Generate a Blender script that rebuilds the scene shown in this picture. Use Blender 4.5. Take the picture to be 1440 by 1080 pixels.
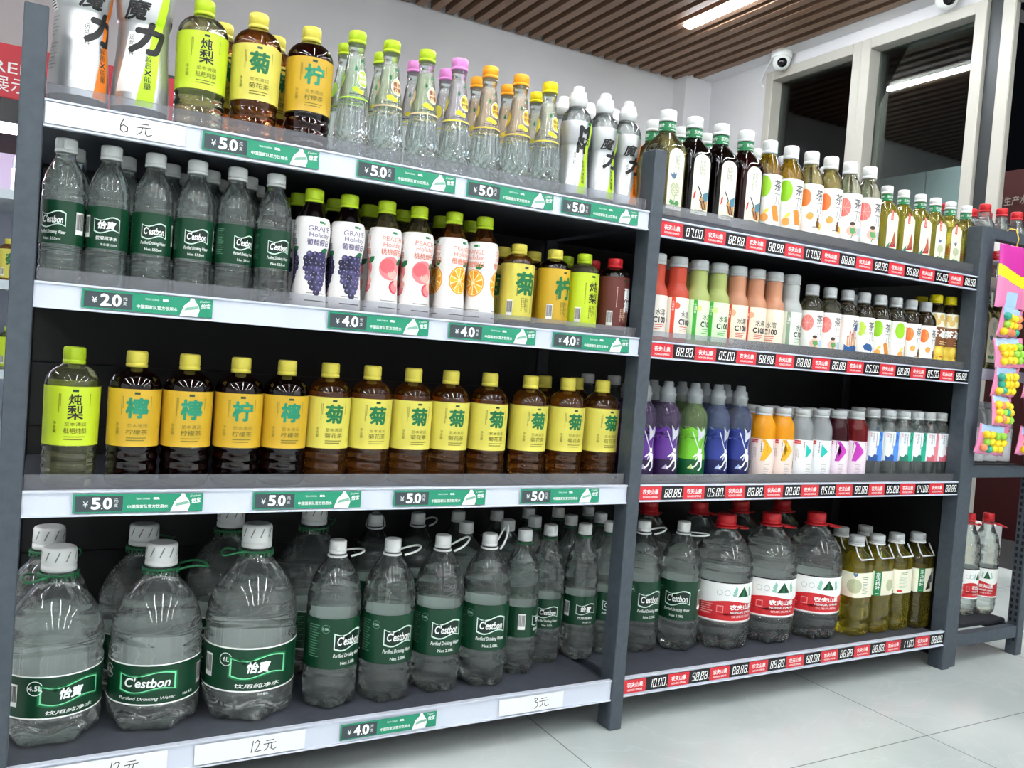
import bpy, bmesh, math, random
from mathutils import Vector, Matrix
PI = math.pi
random.seed(7)
for o in list(bpy.data.objects): bpy.data.objects.remove(o)
S = bpy.context.scene
C = S.collection

# ------------------------------------------------------------------ camera, world, exposure
YAW, PITCH, ROLL = 0.5097, -0.0334, 0.0756
CAM = Vector((0.0099, -1.4021, 0.766))
fw = Vector((math.sin(YAW)*math.cos(PITCH), math.cos(YAW)*math.cos(PITCH), math.sin(PITCH)))
rt = Vector((math.cos(YAW), -math.sin(YAW), 0)); up = rt.cross(fw)
rt, up = math.cos(ROLL)*rt + math.sin(ROLL)*up, -math.sin(ROLL)*rt + math.cos(ROLL)*up
cd = bpy.data.cameras.new('camera'); cam = bpy.data.objects.new('camera', cd); C.objects.link(cam)
cd.sensor_width = 36; cd.lens = 1196.3/1440*36; cd.clip_start = .02; cd.clip_end = 60
m = Matrix((rt, up, -fw)).transposed().to_4x4(); m.translation = CAM; cam.matrix_world = m
S.camera = cam
W = bpy.data.worlds.new('night'); S.world = W; W.use_nodes = True
W.node_tree.nodes['Background'].inputs[0].default_value = (.6, .7, 1, 1)
W.node_tree.nodes['Background'].inputs[1].default_value = .0015
S.view_settings.view_transform = 'Standard'; S.view_settings.look = 'None'
S.view_settings.exposure = 1.3; S.view_settings.gamma = 1; S.view_settings.use_curve_mapping = False
S.cycles.max_bounces = 14; S.cycles.transmission_bounces = 12; S.cycles.glossy_bounces = 6
S.cycles.transparent_max_bounces = 24; S.cycles.diffuse_bounces = 4
S.cycles.caustics_reflective = False; S.cycles.caustics_refractive = True
S.cycles.sample_clamp_indirect = 8
LAMP = 33.0      # strength of the strip lamps

# ------------------------------------------------------------------ materials
def lin(h):
    h = h.lstrip('#'); v = [int(h[i:i+2], 16)/255 for i in (0, 2, 4)]
    return tuple(c/12.92 if c <= .04045 else ((c+.055)/1.055)**2.4 for c in v) + (1,)
MATS = {}
def M(name, col='#808080', rough=.45, metal=0, trans=0, ior=1.45, emit=0, spec=.5, coat=0, sss=0):
    if name in MATS: return MATS[name]
    m = bpy.data.materials.new(name); m.use_nodes = True
    b = m.node_tree.nodes['Principled BSDF']
    b.inputs['Base Color'].default_value = lin(col); b.inputs['Roughness'].default_value = rough
    b.inputs['Metallic'].default_value = metal; b.inputs['Transmission Weight'].default_value = trans
    b.inputs['IOR'].default_value = ior; b.inputs['Specular IOR Level'].default_value = spec
    b.inputs['Coat Weight'].default_value = coat; b.inputs['Coat Roughness'].default_value = .08
    if emit:
        b.inputs['Emission Color'].default_value = lin(col); b.inputs['Emission Strength'].default_value = emit
    MATS[name] = m
    return m
def clear(name, col, ior=1.33, rough=.0, thin=.25, body=.03, bodycol=None):
    """clear bottle full of liquid: refraction, some straight see-through, a little scatter in the plastic"""
    if name in MATS: return MATS[name]
    m = M(name, col, rough, 0, 1, ior); nt = m.node_tree; b = nt.nodes['Principled BSDF']; out = nt.nodes['Material Output']
    tr = nt.nodes.new('ShaderNodeBsdfTransparent'); tr.inputs[0].default_value = lin(col)
    df = nt.nodes.new('ShaderNodeBsdfDiffuse'); df.inputs[0].default_value = lin(bodycol or col)
    a = nt.nodes.new('ShaderNodeMixShader'); a.inputs[0].default_value = thin
    c = nt.nodes.new('ShaderNodeMixShader'); c.inputs[0].default_value = body
    nt.links.new(b.outputs[0], a.inputs[1]); nt.links.new(tr.outputs[0], a.inputs[2])
    nt.links.new(a.outputs[0], c.inputs[1]); nt.links.new(df.outputs[0], c.inputs[2]); nt.links.new(c.outputs[0], out.inputs['Surface'])
    gl = nt.nodes.new('ShaderNodeBsdfGlossy'); gl.inputs['Roughness'].default_value = .0015
    fr = nt.nodes.new('ShaderNodeFresnel'); fr.inputs[0].default_value = 1.5
    d = nt.nodes.new('ShaderNodeMixShader')
    nt.links.new(fr.outputs[0], d.inputs[0]); nt.links.new(c.outputs[0], d.inputs[1]); nt.links.new(gl.outputs[0], d.inputs[2]); nt.links.new(d.outputs[0], out.inputs['Surface'])
    return m
def film(name, col, gloss=.04, body=0.0, bodycol='#ffffff', ior=1.45):
    """thin clear sheet: see-through with a fresnel reflection and a little body colour"""
    if name in MATS: return MATS[name]
    m = bpy.data.materials.new(name); m.use_nodes = True; nt = m.node_tree; nt.nodes.clear()
    out = nt.nodes.new('ShaderNodeOutputMaterial'); tr = nt.nodes.new('ShaderNodeBsdfTransparent'); tr.inputs[0].default_value = lin(col)
    gl = nt.nodes.new('ShaderNodeBsdfGlossy'); gl.inputs['Roughness'].default_value = gloss
    fr = nt.nodes.new('ShaderNodeFresnel'); fr.inputs[0].default_value = ior
    df = nt.nodes.new('ShaderNodeBsdfDiffuse'); df.inputs[0].default_value = lin(bodycol)
    m1 = nt.nodes.new('ShaderNodeMixShader'); m1.inputs[0].default_value = body
    m2 = nt.nodes.new('ShaderNodeMixShader')
    nt.links.new(tr.outputs[0], m1.inputs[1]); nt.links.new(df.outputs[0], m1.inputs[2])
    nt.links.new(fr.outputs[0], m2.inputs[0]); nt.links.new(m1.outputs[0], m2.inputs[1]); nt.links.new(gl.outputs[0], m2.inputs[2])
    nt.links.new(m2.outputs[0], out.inputs[0])
    MATS[name] = m
    return m
def noisy(name, c1, c2, scale=6, rough=.5, detail=4, rough2=None, bump=0, spec=.5):
    if name in MATS: return MATS[name]
    m = M(name, c1, rough, spec=spec); nt = m.node_tree; b = nt.nodes['Principled BSDF']
    tc = nt.nodes.new('ShaderNodeTexCoord'); no = nt.nodes.new('ShaderNodeTexNoise'); no.inputs['Scale'].default_value = scale; no.inputs['Detail'].default_value = detail
    cr = nt.nodes.new('ShaderNodeValToRGB'); cr.color_ramp.elements[0].color = lin(c1); cr.color_ramp.elements[1].color = lin(c2)
    cr.color_ramp.elements[0].position = .35; cr.color_ramp.elements[1].position = .65
    nt.links.new(tc.outputs['Object'], no.inputs['Vector']); nt.links.new(no.outputs['Fac'], cr.inputs[0]); nt.links.new(cr.outputs[0], b.inputs['Base Color'])
    if bump:
        bp = nt.nodes.new('ShaderNodeBump'); bp.inputs['Strength'].default_value = bump; bp.inputs['Distance'].default_value = .002
        nt.links.new(no.outputs['Fac'], bp.inputs['Height']); nt.links.new(bp.outputs[0], b.inputs['Normal'])
    return m
metal_grey = noisy('powder_coated_steel', '#3d454d', '#454d55', 60, .5, bump=.05)
metal_dark = noisy('dark_steel', '#24262b', '#2a2d33', 40, .45)
shelf_grey = noisy('shelf_board_steel', '#3c3f47', '#444750', 40, .4)
back_black = M('black_panel', '#0d0d0e', .6)
rail_white = M('white_rail', '#ccd2de', .3)
paper = M('white_paper', '#e6e9e6', .6)
ink = M('black_ink', '#16181a', .5)
cap_white = M('white_cap', '#e9ebe8', .4)
white = M('print_white', '#f2f4f0', .45)

# ------------------------------------------------------------------ mesh helpers
def bm_obj(name, bm, mats, parent=None, smooth=False):
    me = bpy.data.meshes.new(name); bm.to_mesh(me); bm.free()
    for mm in (mats if isinstance(mats, (list, tuple)) else [mats]): me.materials.append(mm)
    if smooth:
        me.shade_smooth()
    o = bpy.data.objects.new(name, me); C.objects.link(o)
    if parent: o.parent = parent
    return o
def box(bm, x0, x1, y0, y1, z0, z1, mi=0):
    v = [bm.verts.new(p) for p in ((x0,y0,z0),(x1,y0,z0),(x1,y1,z0),(x0,y1,z0),(x0,y0,z1),(x1,y0,z1),(x1,y1,z1),(x0,y1,z1))]
    for f in ((0,3,2,1),(4,5,6,7),(0,1,5,4),(1,2,6,5),(2,3,7,6),(3,0,4,7)):
        fc = bm.faces.new([v[i] for i in f]); fc.material_index = mi
def bevel_all(bm, w=.0015, seg=2):
    bmesh.ops.bevel(bm, geom=bm.edges[:], offset=w, segments=seg, affect='EDGES', clamp_overlap=True)
def boxo(name, b, mat, parent=None, bev=0):
    bm = bmesh.new(); box(bm, *b)
    if bev: bevel_all(bm, bev)
    return bm_obj(name, bm, mat, parent)
def tube(bm, pts, r, n=8, closed=False, mi=0):
    P = [Vector(p) for p in pts]; rings = []
    for i, p in enumerate(P):
        if closed: t = P[(i+1) % len(P)] - P[i-1]
        else: t = P[min(i+1, len(P)-1)] - P[max(i-1, 0)]
        t.normalize(); a = t.orthogonal() if abs(t.z) > .95 else t.cross(Vector((0,0,1))); a.normalize(); b = t.cross(a)
        rings.append([bm.verts.new(p + r*(math.cos(2*PI*k/n)*a + math.sin(2*PI*k/n)*b)) for k in range(n)])
    L = len(P)
    for i in range(L if closed else L-1):
        A, B = rings[i], rings[(i+1) % L]
        for k in range(n):
            f = bm.faces.new((A[k], A[(k+1) % n], B[(k+1) % n], B[k])); f.smooth = True; f.material_index = mi
    if not closed:
        bm.faces.new(rings[0][::-1]); bm.faces.new(rings[-1])
def empty(name, loc, rz=0):
    o = bpy.data.objects.new(name, None); o.location = loc; o.rotation_euler = (0, 0, rz); o.empty_display_size = .03; C.objects.link(o); return o
def tag(o, label, cat, group=None, kind=None):
    o['label'] = label; o['category'] = cat
    if group: o['group'] = group
    if kind: o['kind'] = kind
    return o
def struct(o):
    o['kind'] = 'structure'; return o

# ------------------------------------------------------------------ text as geometry
_tc = {}
def text_mesh(s, bold=0.0, shear=0.0):
    k = (s, bold, shear)
    if k in _tc: return _tc[k]
    cu = bpy.data.curves.new('t', 'FONT'); cu.body = s; cu.size = 1; cu.offset = bold; cu.shear = shear; cu.resolution_u = 3; cu.fill_mode = 'FRONT'
    o = bpy.data.objects.new('t', cu); C.objects.link(o)
    bpy.context.view_layer.update()
    dg = bpy.context.evaluated_depsgraph_get()
    me = bpy.data.meshes.new_from_object(o.evaluated_get(dg))
    V = [(v.co.x, v.co.y) for v in me.vertices]; Fs = [tuple(p.vertices) for p in me.polygons]
    bpy.data.meshes.remove(me); bpy.data.objects.remove(o); bpy.data.curves.remove(cu)
    xs = [v[0] for v in V] or [0]; ys = [v[1] for v in V] or [0]
    _tc[k] = (V, Fs, min(xs), max(xs), min(ys), max(ys))
    return _tc[k]

# ------------------------------------------------------------------ bottle shapes
def catmull(pts, n):
    """resample a polyline of (z, r) smoothly"""
    out = []
    for i in range(len(pts)-1):
        p0, p1, p2, p3 = pts[max(i-1,0)], pts[i], pts[i+1], pts[min(i+2, len(pts)-1)]
        dz = p2[0]-p1[0]
        def slope(a, b): return (b[1]-a[1])/(b[0]-a[0]) if b[0] != a[0] else 0
        d = slope(p1, p2); s0 = slope(p0, p1) if i > 0 else d; s1 = slope(p2, p3) if i+2 < len(pts) else d
        m1 = 0 if s0*d <= 0 else 2*s0*d/(s0+d); m2 = 0 if s1*d <= 0 else 2*s1*d/(s1+d)
        for k in range(n):
            t = k/n; h = (2*t**3-3*t*t+1, t**3-2*t*t+t, -2*t**3+3*t*t, t**3-t*t)
            out.append((p1[0]+t*dz, h[0]*p1[1]+h[1]*dz*m1+h[2]*p2[1]+h[3]*dz*m2))
    out.append(pts[-1]); return out
class Shape:
    def __init__(s, pts, ribs=(), lobe=None, sq=None, per=6, extra=None):
        s.p = catmull(pts, per); s.ribs = ribs; s.lobe = lobe; s.sq = sq; s.extra = extra; s.h = pts[-1][0]
    def r0(s, z):
        p = s.p
        if z <= p[0][0]: return p[0][1]
        for i in range(len(p)-1):
            if z <= p[i+1][0]:
                a, b = p[i], p[i+1]; return a[1]+(b[1]-a[1])*(z-a[0])/max(b[0]-a[0], 1e-9)
        return p[-1][1]
    def n(s, z):
        q = s.sq
        if not q: return 2
        if z <= q[0][0]: return q[0][1]
        for i in range(len(q)-1):
            if z <= q[i+1][0]:
                t = (z-q[i][0])/(q[i+1][0]-q[i][0]); return q[i][1]+t*(q[i+1][1]-q[i][1])
        return q[-1][1]
    def rad(s, th, z, ribs=True):
        r = s.r0(z)
        if ribs:
            for z0, z1, amp, cnt, tw in s.ribs:
                if z0 < z < z1:
                    e = min(1, (z-z0)/(.12*(z1-z0)), (z1-z)/(.12*(z1-z0)))
                    r -= amp*e*.5*(1-math.cos(2*PI*(cnt*(z-z0)/(z1-z0)) + tw*math.sin(2*th)))
        if s.lobe:
            zl, a, c = s.lobe
            if z < zl: r *= 1 - a*(1-z/zl)**1.2*(.5+.5*math.cos(c*th))
        if s.extra: r += s.extra(th, z)
        n = s.n(z)
        if n > 2.01: r *= (abs(math.cos(th))**n + abs(math.sin(th))**n)**(-1/n)
        return r
    def body(s, name, mat, N=40, nz=56, zmax=None, zs=None, flat=None):
        bm = bmesh.new(); h = zmax or s.h
        if zs is None:
            zs = sorted(set([h*i/nz for i in range(nz+1)] + [p[0] for p in s.p if p[0] <= h]))
            q = [zs[0]]
            for z in zs[1:]:
                if z-q[-1] > h*.003: q.append(z)
            zs = q
        rings = []
        for z in zs:
            ring = []
            for k in range(N):
                th = 2*PI*k/N; r = s.rad(th, z); ring.append(bm.verts.new((r*math.sin(th), -r*math.cos(th), z)))
            rings.append(ring)
        for a, b in zip(rings, rings[1:]):
            for k in range(N):
                f = bm.faces.new((a[k], a[(k+1) % N], b[(k+1) % N], b[k])); f.smooth = not (flat and a[k].co.z < flat)
        r = rings[0]; z0 = zs[0]
        c = bm.verts.new((0, 0, z0 + (.006 if s.lobe else .002)))
        for k in range(N): bm.faces.new((r[(k+1) % N], r[k], c)).smooth = True
        bm.faces.new(rings[-1])
        me = bpy.data.meshes.new(name); bm.to_mesh(me); bm.free(); me.materials.append(mat)
        return me

class Lab:
    """printed sheet laid in (s, z) on a bottle's side or on a flat card; every print is a layer of the same mesh"""
    def __init__(s, shape=None, zref=0, off=.0004, planar=False, Rref=None, step=.012, ribs=False):
        s.sh = shape; s.off = off; s.it = []; s.planar = planar; s.ribs = ribs
        s.R = Rref or (shape.r0(zref) if shape else 1); s.step = min(step, s.R*.16) if shape else None
    def P(s, pts, mat, L=1): s.it.append((list(pts), [tuple(range(len(pts)))], mat, L)); return s
    def Rc(s, x0, z0, x1, z1, mat, L=1): return s.P([(x0,z0),(x1,z0),(x1,z1),(x0,z1)], mat, L)
    def wrap(s, z0, z1, mat, L=0): return s.Rc(-PI*s.R, z0, PI*s.R, z1, mat, L)
    def D(s, x, z, rx, rz, mat, L=1, n=20): return s.P([(x+rx*math.cos(2*PI*k/n), z+rz*math.sin(2*PI*k/n)) for k in range(n)], mat, L)
    def ring(s, x, z, r, w, mat, L=1, a0=0, a1=2*PI, n=24):
        V = []; F = []
        for k in range(n+1):
            a = a0+(a1-a0)*k/n; V += [(x+r*math.cos(a), z+r*math.sin(a)), (x+(r-w)*math.cos(a), z+(r-w)*math.sin(a))]
            if k: F.append((2*k-2, 2*k, 2*k+1, 2*k-1))
        s.it.append((V, F, mat, L)); return s
    def T(s, t, x, z, h, mat, L=2, w=None, bold=0.0, shear=0.0, rot=0.0):
        V, F, a, b, c, d = text_mesh(t, 0.0, shear)
        if not V: return s
        k = h/max(d-c, 1e-6); kx = (w/max(b-a, 1e-6)) if w else k
        cr, sr = math.cos(rot), math.sin(rot)
        q = max(bold, 0)*1.3; sh = [(0, 0)] if q < .004 else [(q*math.cos(j*PI/4), q*math.sin(j*PI/4)) for j in range(8)]
        if q > .03: sh += [(q*.5*math.cos(j*PI/2), q*.5*math.sin(j*PI/2)) for j in range(4)]
        for jj, (ox, oy) in enumerate(sh):
            o = []
            for u, v in V:
                p, r = (u+ox-(a+b)/2)*kx, (v+oy-(c+d)/2)*k; o.append((x+p*cr-r*sr, z+p*sr+r*cr))
            s.it.append((o, F, mat, L+.07*jj))
        return s
    def V(s, t, x, z, h, mat, L=2, gap=1.12, bold=0.0, w=None):
        for i, ch in enumerate(t):
            if ch != ' ': s.T(ch, x, z-i*h*gap, h, mat, L, w=w, bold=bold)
        return s
    def lines(s, x, z, w, n, pitch, mat, L=2, t=.35):
        """rows of print too small to read"""
        for i in range(n):
            ww = w*(1-.25*((i*7) % 3)/2); s.Rc(x-w/2, z-i*pitch, x-w/2+ww, z-i*pitch+pitch*t, mat, L)
        return s
    def vlines(s, x, z, h, n, pitch, mat, L=2):
        for i in range(n):
            hh = h*(1-.3*((i*5) % 3)/2); k = max(2, int(hh/(pitch*1.1)))
            for j in range(k): s.Rc(x+i*pitch, z-j*pitch*1.1-pitch*.75, x+i*pitch+pitch*.6, z-j*pitch*1.1, mat, L)
        return s
    def bars(s, x, z, w, h, L=2, horiz=False):
        s.Rc(x-w/2, z-h/2, x+w/2, z+h/2, white, L); n = 14; rnd = random.Random(3)
        for i in range(n):
            f = .3+.5*rnd.random()
            if horiz: s.Rc(x-w*.42, z-h*.45+h*.9*i/n, x+w*.42, z-h*.45+h*.9*(i+f)/n, ink, L+1)
            else: s.Rc(x-w*.45+w*.9*i/n, z-h*.3, x-w*.45+w*.9*(i+f)/n, z+h*.42, ink, L+1)
        return s
    def stroke(s, pts, w, mat, L=2):
        for a, b in zip(pts, pts[1:]):
            d = Vector((b[0]-a[0], b[1]-a[1])); n = Vector((-d.y, d.x)).normalized()*w/2; e = d.normalized()*w*.3
            s.P([(a[0]-n.x-e.x, a[1]-n.y-e.y), (b[0]-n.x+e.x, b[1]-n.y+e.y), (b[0]+n.x+e.x, b[1]+n.y+e.y), (a[0]+n.x-e.x, a[1]+n.y-e.y)], mat, L)
        return s
    def wave(s, x0, x1, z0, z1, a, mat, L=1, ph=0, n=14):
        t = [i/n for i in range(n+1)]
        return s.P([(x0+(x1-x0)*i, z0+a*math.sin(2*PI*i+ph)) for i in t] + [(x0+(x1-x0)*i, z1+a*math.sin(2*PI*i+ph)) for i in t[::-1]], mat, L)
    def leaf(s, x, z, l, w, ang, mat, L=1):
        n = 8; P = [(l*i/n, w*math.sin(PI*i/n)) for i in range(n+1)] + [(l*i/n, -w*math.sin(PI*i/n)) for i in range(n-1, 0, -1)]
        c, d = math.cos(ang), math.sin(ang)
        return s.P([(x+p*c-q*d, z+p*d+q*c) for p, q in P], mat, L)
    def mesh(s, name):
        mats = []; bm = bmesh.new()
        for V, F, mat, L in s.it:
            if mat not in mats: mats.append(mat)
            mi = mats.index(mat); vs = [bm.verts.new((v[0], L, v[1])) for v in V]
            for f in F:
                try: fc = bm.faces.new([vs[i] for i in f]); fc.material_index = mi
                except ValueError: pass
        if s.sh:
            big = [f for f in bm.faces if len(f.verts) > 4]
            if big: bmesh.ops.triangulate(bm, faces=big)
            lo = min(v.co.x for v in bm.verts); hi = max(v.co.x for v in bm.verts)
            k = math.floor(lo/s.step)+1
            while k*s.step < hi:
                x = k*s.step; k += 1
                g = [f for f in bm.faces if min(v.co.x for v in f.verts) < x-1e-6 and max(v.co.x for v in f.verts) > x+1e-6]
                if g: bmesh.ops.bisect_plane(bm, geom=g+list({e for f in g for e in f.edges})+list({v for f in g for v in f.verts}), plane_co=(x,0,0), plane_no=(1,0,0), dist=1e-7)
            lo = min(v.co.z for v in bm.verts); hi = max(v.co.z for v in bm.verts)
            zc = [p[0] for p in s.sh.p]
            if s.ribs: zc += [lo+(hi-lo)*i/40 for i in range(41)]
            zc = sorted(zc); last = -1
            for z in zc:
                if lo+1e-4 < z < hi-1e-4 and z-last > .0012:
                    last = z
                    g = [f for f in bm.faces if min(v.co.z for v in f.verts) < z-1e-6 and max(v.co.z for v in f.verts) > z+1e-6]
                    if g: bmesh.ops.bisect_plane(bm, geom=g+list({e for f in g for e in f.edges})+list({v for f in g for v in f.verts}), plane_co=(0,0,z), plane_no=(0,0,1), dist=1e-7)
            for v in bm.verts:
                x, L, z = v.co; o = s.off+L*.00015
                if s.planar:
                    r = s.sh.r0(z); n = s.sh.n(z); q = max(r**n-min(abs(x), r)**n, 0)**(1/n); v.co = (x, -q-o, z)
                else:
                    th = x/s.R; r = s.sh.rad(th, z, s.ribs)+o; v.co = (r*math.sin(th), -r*math.cos(th), z)
            for f in bm.faces: f.smooth = True
        else:
            for v in bm.verts: v.co = (v.co.x, -s.off-v.co.y*.00012, v.co.z)
        me = bpy.data.meshes.new(name); bm.to_mesh(me); bm.free()
        for mm in mats: me.materials.append(mm)
        return me

def lathe(name, pts, mat, N=32, ridge=0, rn=24, rz=(0, 9)):
    bm = bmesh.new(); rings = []
    for z, r in pts:
        rings.append([bm.verts.new(((r*(1+(ridge*(.5+.5*math.cos(rn*2*PI*k/N)) if rz[0] < z < rz[1] else 0)))*math.sin(2*PI*k/N), -(r*(1+(ridge*(.5+.5*math.cos(rn*2*PI*k/N)) if rz[0] < z < rz[1] else 0)))*math.cos(2*PI*k/N), z)) for k in range(N)])
    for a, b in zip(rings, rings[1:]):
        for k in range(N): bm.faces.new((a[k], a[(k+1) % N], b[(k+1) % N], b[k])).smooth = True
    bm.faces.new(rings[0][::-1]); bm.faces.new(rings[-1])
    me = bpy.data.meshes.new(name); bm.to_mesh(me); bm.free(); me.materials.append(mat); return me
def cap_mesh(z0, z1, r, mat, name='cap'):
    h = z1-z0
    return lathe(name, [(z0, r*1.03), (z0+h*.2, r*1.03), (z0+h*.22, r*.97), (z0+h*.27, r*.97), (z0+h*.29, r), (z0+h*.88, r*.985), (z0+h*.97, r*.93), (z1, r*.82)], mat, 64, .025, 32, (z0+h*.27, z0+h*.9))
def sports_cap(z0, z1, r, mat):
    h = z1-z0
    return lathe('cap', [(z0, r), (z0+h*.3, r), (z0+h*.34, r*1.06), (z0+h*.42, r*1.06), (z0+h*.46, r*.98), (z0+h*.7, r*.9), (z0+h*.74, r*.66), (z0+h*.97, r*.6), (z1, r*.5)], mat, 48, .02, 24, (z0, z0+h*.45))
def tube_mesh(name, pts, r, mat, closed=False, extra=None):
    bm = bmesh.new(); tube(bm, pts, r, 8, closed)
    if extra: extra(bm)
    me = bpy.data.meshes.new(name); bm.to_mesh(me); bm.free(); me.materials.append(mat); return me
def circle(r, z, n=24): return [(r*math.sin(2*PI*k/n), -r*math.cos(2*PI*k/n), z) for k in range(n)]
# ------------------------------------------------------------------ the room
GX = 3.745       # glass plane
def floor_mat():
    m = noisy('polished_grey_tile', '#b0b9b6', '#c6cdca', 2.2, .16, 6, spec=.5); nt = m.node_tree; b = nt.nodes['Principled BSDF']
    tc = nt.nodes['Texture Coordinate']; mp = nt.nodes.new('ShaderNodeMapping'); mp.inputs['Location'].default_value = (-1.76+.8*4, .26+.8*8, 0)
    br = nt.nodes.new('ShaderNodeTexBrick'); br.offset = 0; br.inputs['Scale'].default_value = 1; br.inputs['Mortar Size'].default_value = .0016; br.inputs['Brick Width'].default_value = .8; br.inputs['Row Height'].default_value = .8
    br.inputs['Color1'].default_value = br.inputs['Color2'].default_value = (1,1,1,1); br.inputs['Mortar'].default_value = (.45,.45,.44,1)
    src = b.inputs['Base Color'].links[0].from_socket
    mx = nt.nodes.new('ShaderNodeMix'); mx.data_type = 'RGBA'; mx.blend_type = 'MULTIPLY'; mx.inputs['Factor'].default_value = 1
    nt.links.new(tc.outputs['Object'], mp.inputs['Vector']); nt.links.new(mp.outputs[0], br.inputs['Vector'])
    v = nt.nodes.new('ShaderNodeTexNoise'); v.inputs['Scale'].default_value = 3.1; v.inputs['Detail'].default_value = 8; v.inputs['Distortion'].default_value = 1.6
    cr = nt.nodes.new('ShaderNodeValToRGB'); e = cr.color_ramp.elements; e[0].position = .485; e[0].color = (0,0,0,1); e[1].position = .5; e[1].color = (1,1,1,1); e2 = cr.color_ramp.elements.new(.515); e2.color = (0,0,0,1)
    nt.links.new(tc.outputs['Object'], v.inputs['Vector']); nt.links.new(v.outputs['Fac'], cr.inputs[0])
    mv = nt.nodes.new('ShaderNodeMix'); mv.data_type = 'RGBA'; mv.blend_type = 'MIX'; mv.inputs[7].default_value = lin('#dde0dc')
    ml = nt.nodes.new('ShaderNodeMath'); ml.operation = 'MULTIPLY'; ml.inputs[1].default_value = .13
    nt.links.new(cr.outputs[0], ml.inputs[0]); nt.links.new(ml.outputs[0], mv.inputs['Factor']); nt.links.new(src, mv.inputs[6])
    nt.links.new(mv.outputs[2], mx.inputs[6]); nt.links.new(br.outputs['Color'], mx.inputs[7]); nt.links.new(mx.outputs[2], b.inputs['Base Color'])
    return m
struct(boxo('floor', (-4, GX, -6, 3.0, -.1, 0), floor_mat()))
wall_m = noisy('painted_wall', '#d2d1d3', '#d8d6d6', 3, .6)
trim_m = M('white_window_frame', '#b3b0a6', .4)
struct(boxo('wall_back', (-4, 3.8, 2.97, 3.1, 0, 3.0), wall_m))
struct(boxo('wall_left', (-4.1, -4, -6, 3.1, 0, 3.0), wall_m))
struct(boxo('wall_front', (-4, 3.8, -6.1, -6, 0, 3.0), wall_m))
# corner pillar, wall round the windows
struct(boxo('wall_pillar', (3.47, 3.8, 2.85, 2.97, 0, 2.62), wall_m))
bm = bmesh.new(); box(bm, 3.68, 3.82, 2.36, 2.85, 0, 2.75); box(bm, 3.68, 3.82, -6, 2.36, 2.535, 2.75); box(bm, 3.68, 3.82, .82, 2.36, 0, .17); box(bm, 3.68, 3.82, -6, -1.6, 0, 2.535)
struct(bm_obj('wall_right', bm, wall_m))
# windows: frames and panes
def frame(name, y0, y1, z0, z1, w, x0, x1, mat, pane=True, parent=None, gx=GX):
    bm = bmesh.new(); box(bm, x0, x1, y0, y0+w, z0, z1); box(bm, x0, x1, y1-w, y1, z0, z1); box(bm, x0, x1, y0+w, y1-w, z1-w, z1); box(bm, x0, x1, y0+w, y1-w, z0, z0+w); bevel_all(bm, .003, 1)
    o = bm_obj(name, bm, mat, parent)
    if pane: boxo('pane', (gx-.004, gx+.004, y0+w, y1-w, z0+w, z1-w), glass_pane, o)
    return o
glass_pane = film('window_glass', '#e8f0ec', 0.0, 0, ior=1.5)
struct(frame('window_1', 1.69, 2.36, .17, 2.535, .055, 3.665, 3.79, trim_m))
struct(frame('window_2', 1.02, 1.69, .17, 2.535, .055, 3.665, 3.79, trim_m))
dark_al = M('dark_aluminium', '#3c3f40', .4, .4)
struct(boxo('trim_1', (3.69, 3.8, .945, 1.02, 0, 2.535), dark_al, bev=.004))
struct(boxo('trim_4', (3.665, 3.7, .885, .945, 0, 2.535), trim_m, bev=.003)); struct(boxo('trim_5', (3.665, 3.7, -.1, .885, 2.48, 2.535), trim_m, bev=.003))
d = struct(frame('door_1', -.1, .88, .005, 2.475, .055, 3.665, 3.7, trim_m, gx=3.6825)); boxo('handle', (3.62, 3.66, .84, .86, .9, 1.3), dark_al, d, .004)
pv = Vector((3.7, -.1, 0)); d.matrix_world = Matrix.Translation(pv) @ Matrix.Rotation(-.9, 4, 'Z') @ Matrix.Translation(-pv)      # leaf swung open outward
d = struct(frame('door_2', -1.6, -.1, .0, 2.535, .055, 3.665, 3.7, trim_m, gx=3.675))
struct(boxo('trim_2', (3.6, 3.69, .82, 2.6, .0, .15), M('beige_ledge', '#cfc8b4', .5), bev=.004))
# slatted timber ceiling hung below a dark deck
wood = M('timber_slat', '#7a5a44', .5); nt = wood.node_tree; b = nt.nodes['Principled BSDF']
tc = nt.nodes.new('ShaderNodeTexCoord'); mp = nt.nodes.new('ShaderNodeMapping'); mp.inputs['Scale'].default_value = (14, .8, 14); no = nt.nodes.new('ShaderNodeTexNoise'); no.inputs['Scale'].default_value = 3; cr = nt.nodes.new('ShaderNodeValToRGB')
cr.color_ramp.elements[0].color = lin('#6e4f3d'); cr.color_ramp.elements[1].color = lin('#8f7058')
nt.links.new(tc.outputs['Object'], mp.inputs[0]); nt.links.new(mp.outputs[0], no.inputs[0]); nt.links.new(no.outputs[0], cr.inputs[0]); nt.links.new(cr.outputs[0], b.inputs['Base Color'])
bm = bmesh.new()
x = 3.575
while x > -4: box(bm, x-.048, x, -6, 2.955, 2.6, 2.68); x -= .088
ceil = struct(bm_obj('ceiling', bm, wood))
boxo('deck', (-4, 3.6, -6, 2.97, 2.74, 2.8), M('dark_brown_deck', '#3a2a22', .7), ceil)
struct(boxo('trim_3', (3.58, 3.68, -6, 2.85, 2.6, 2.72), wall_m))
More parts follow.
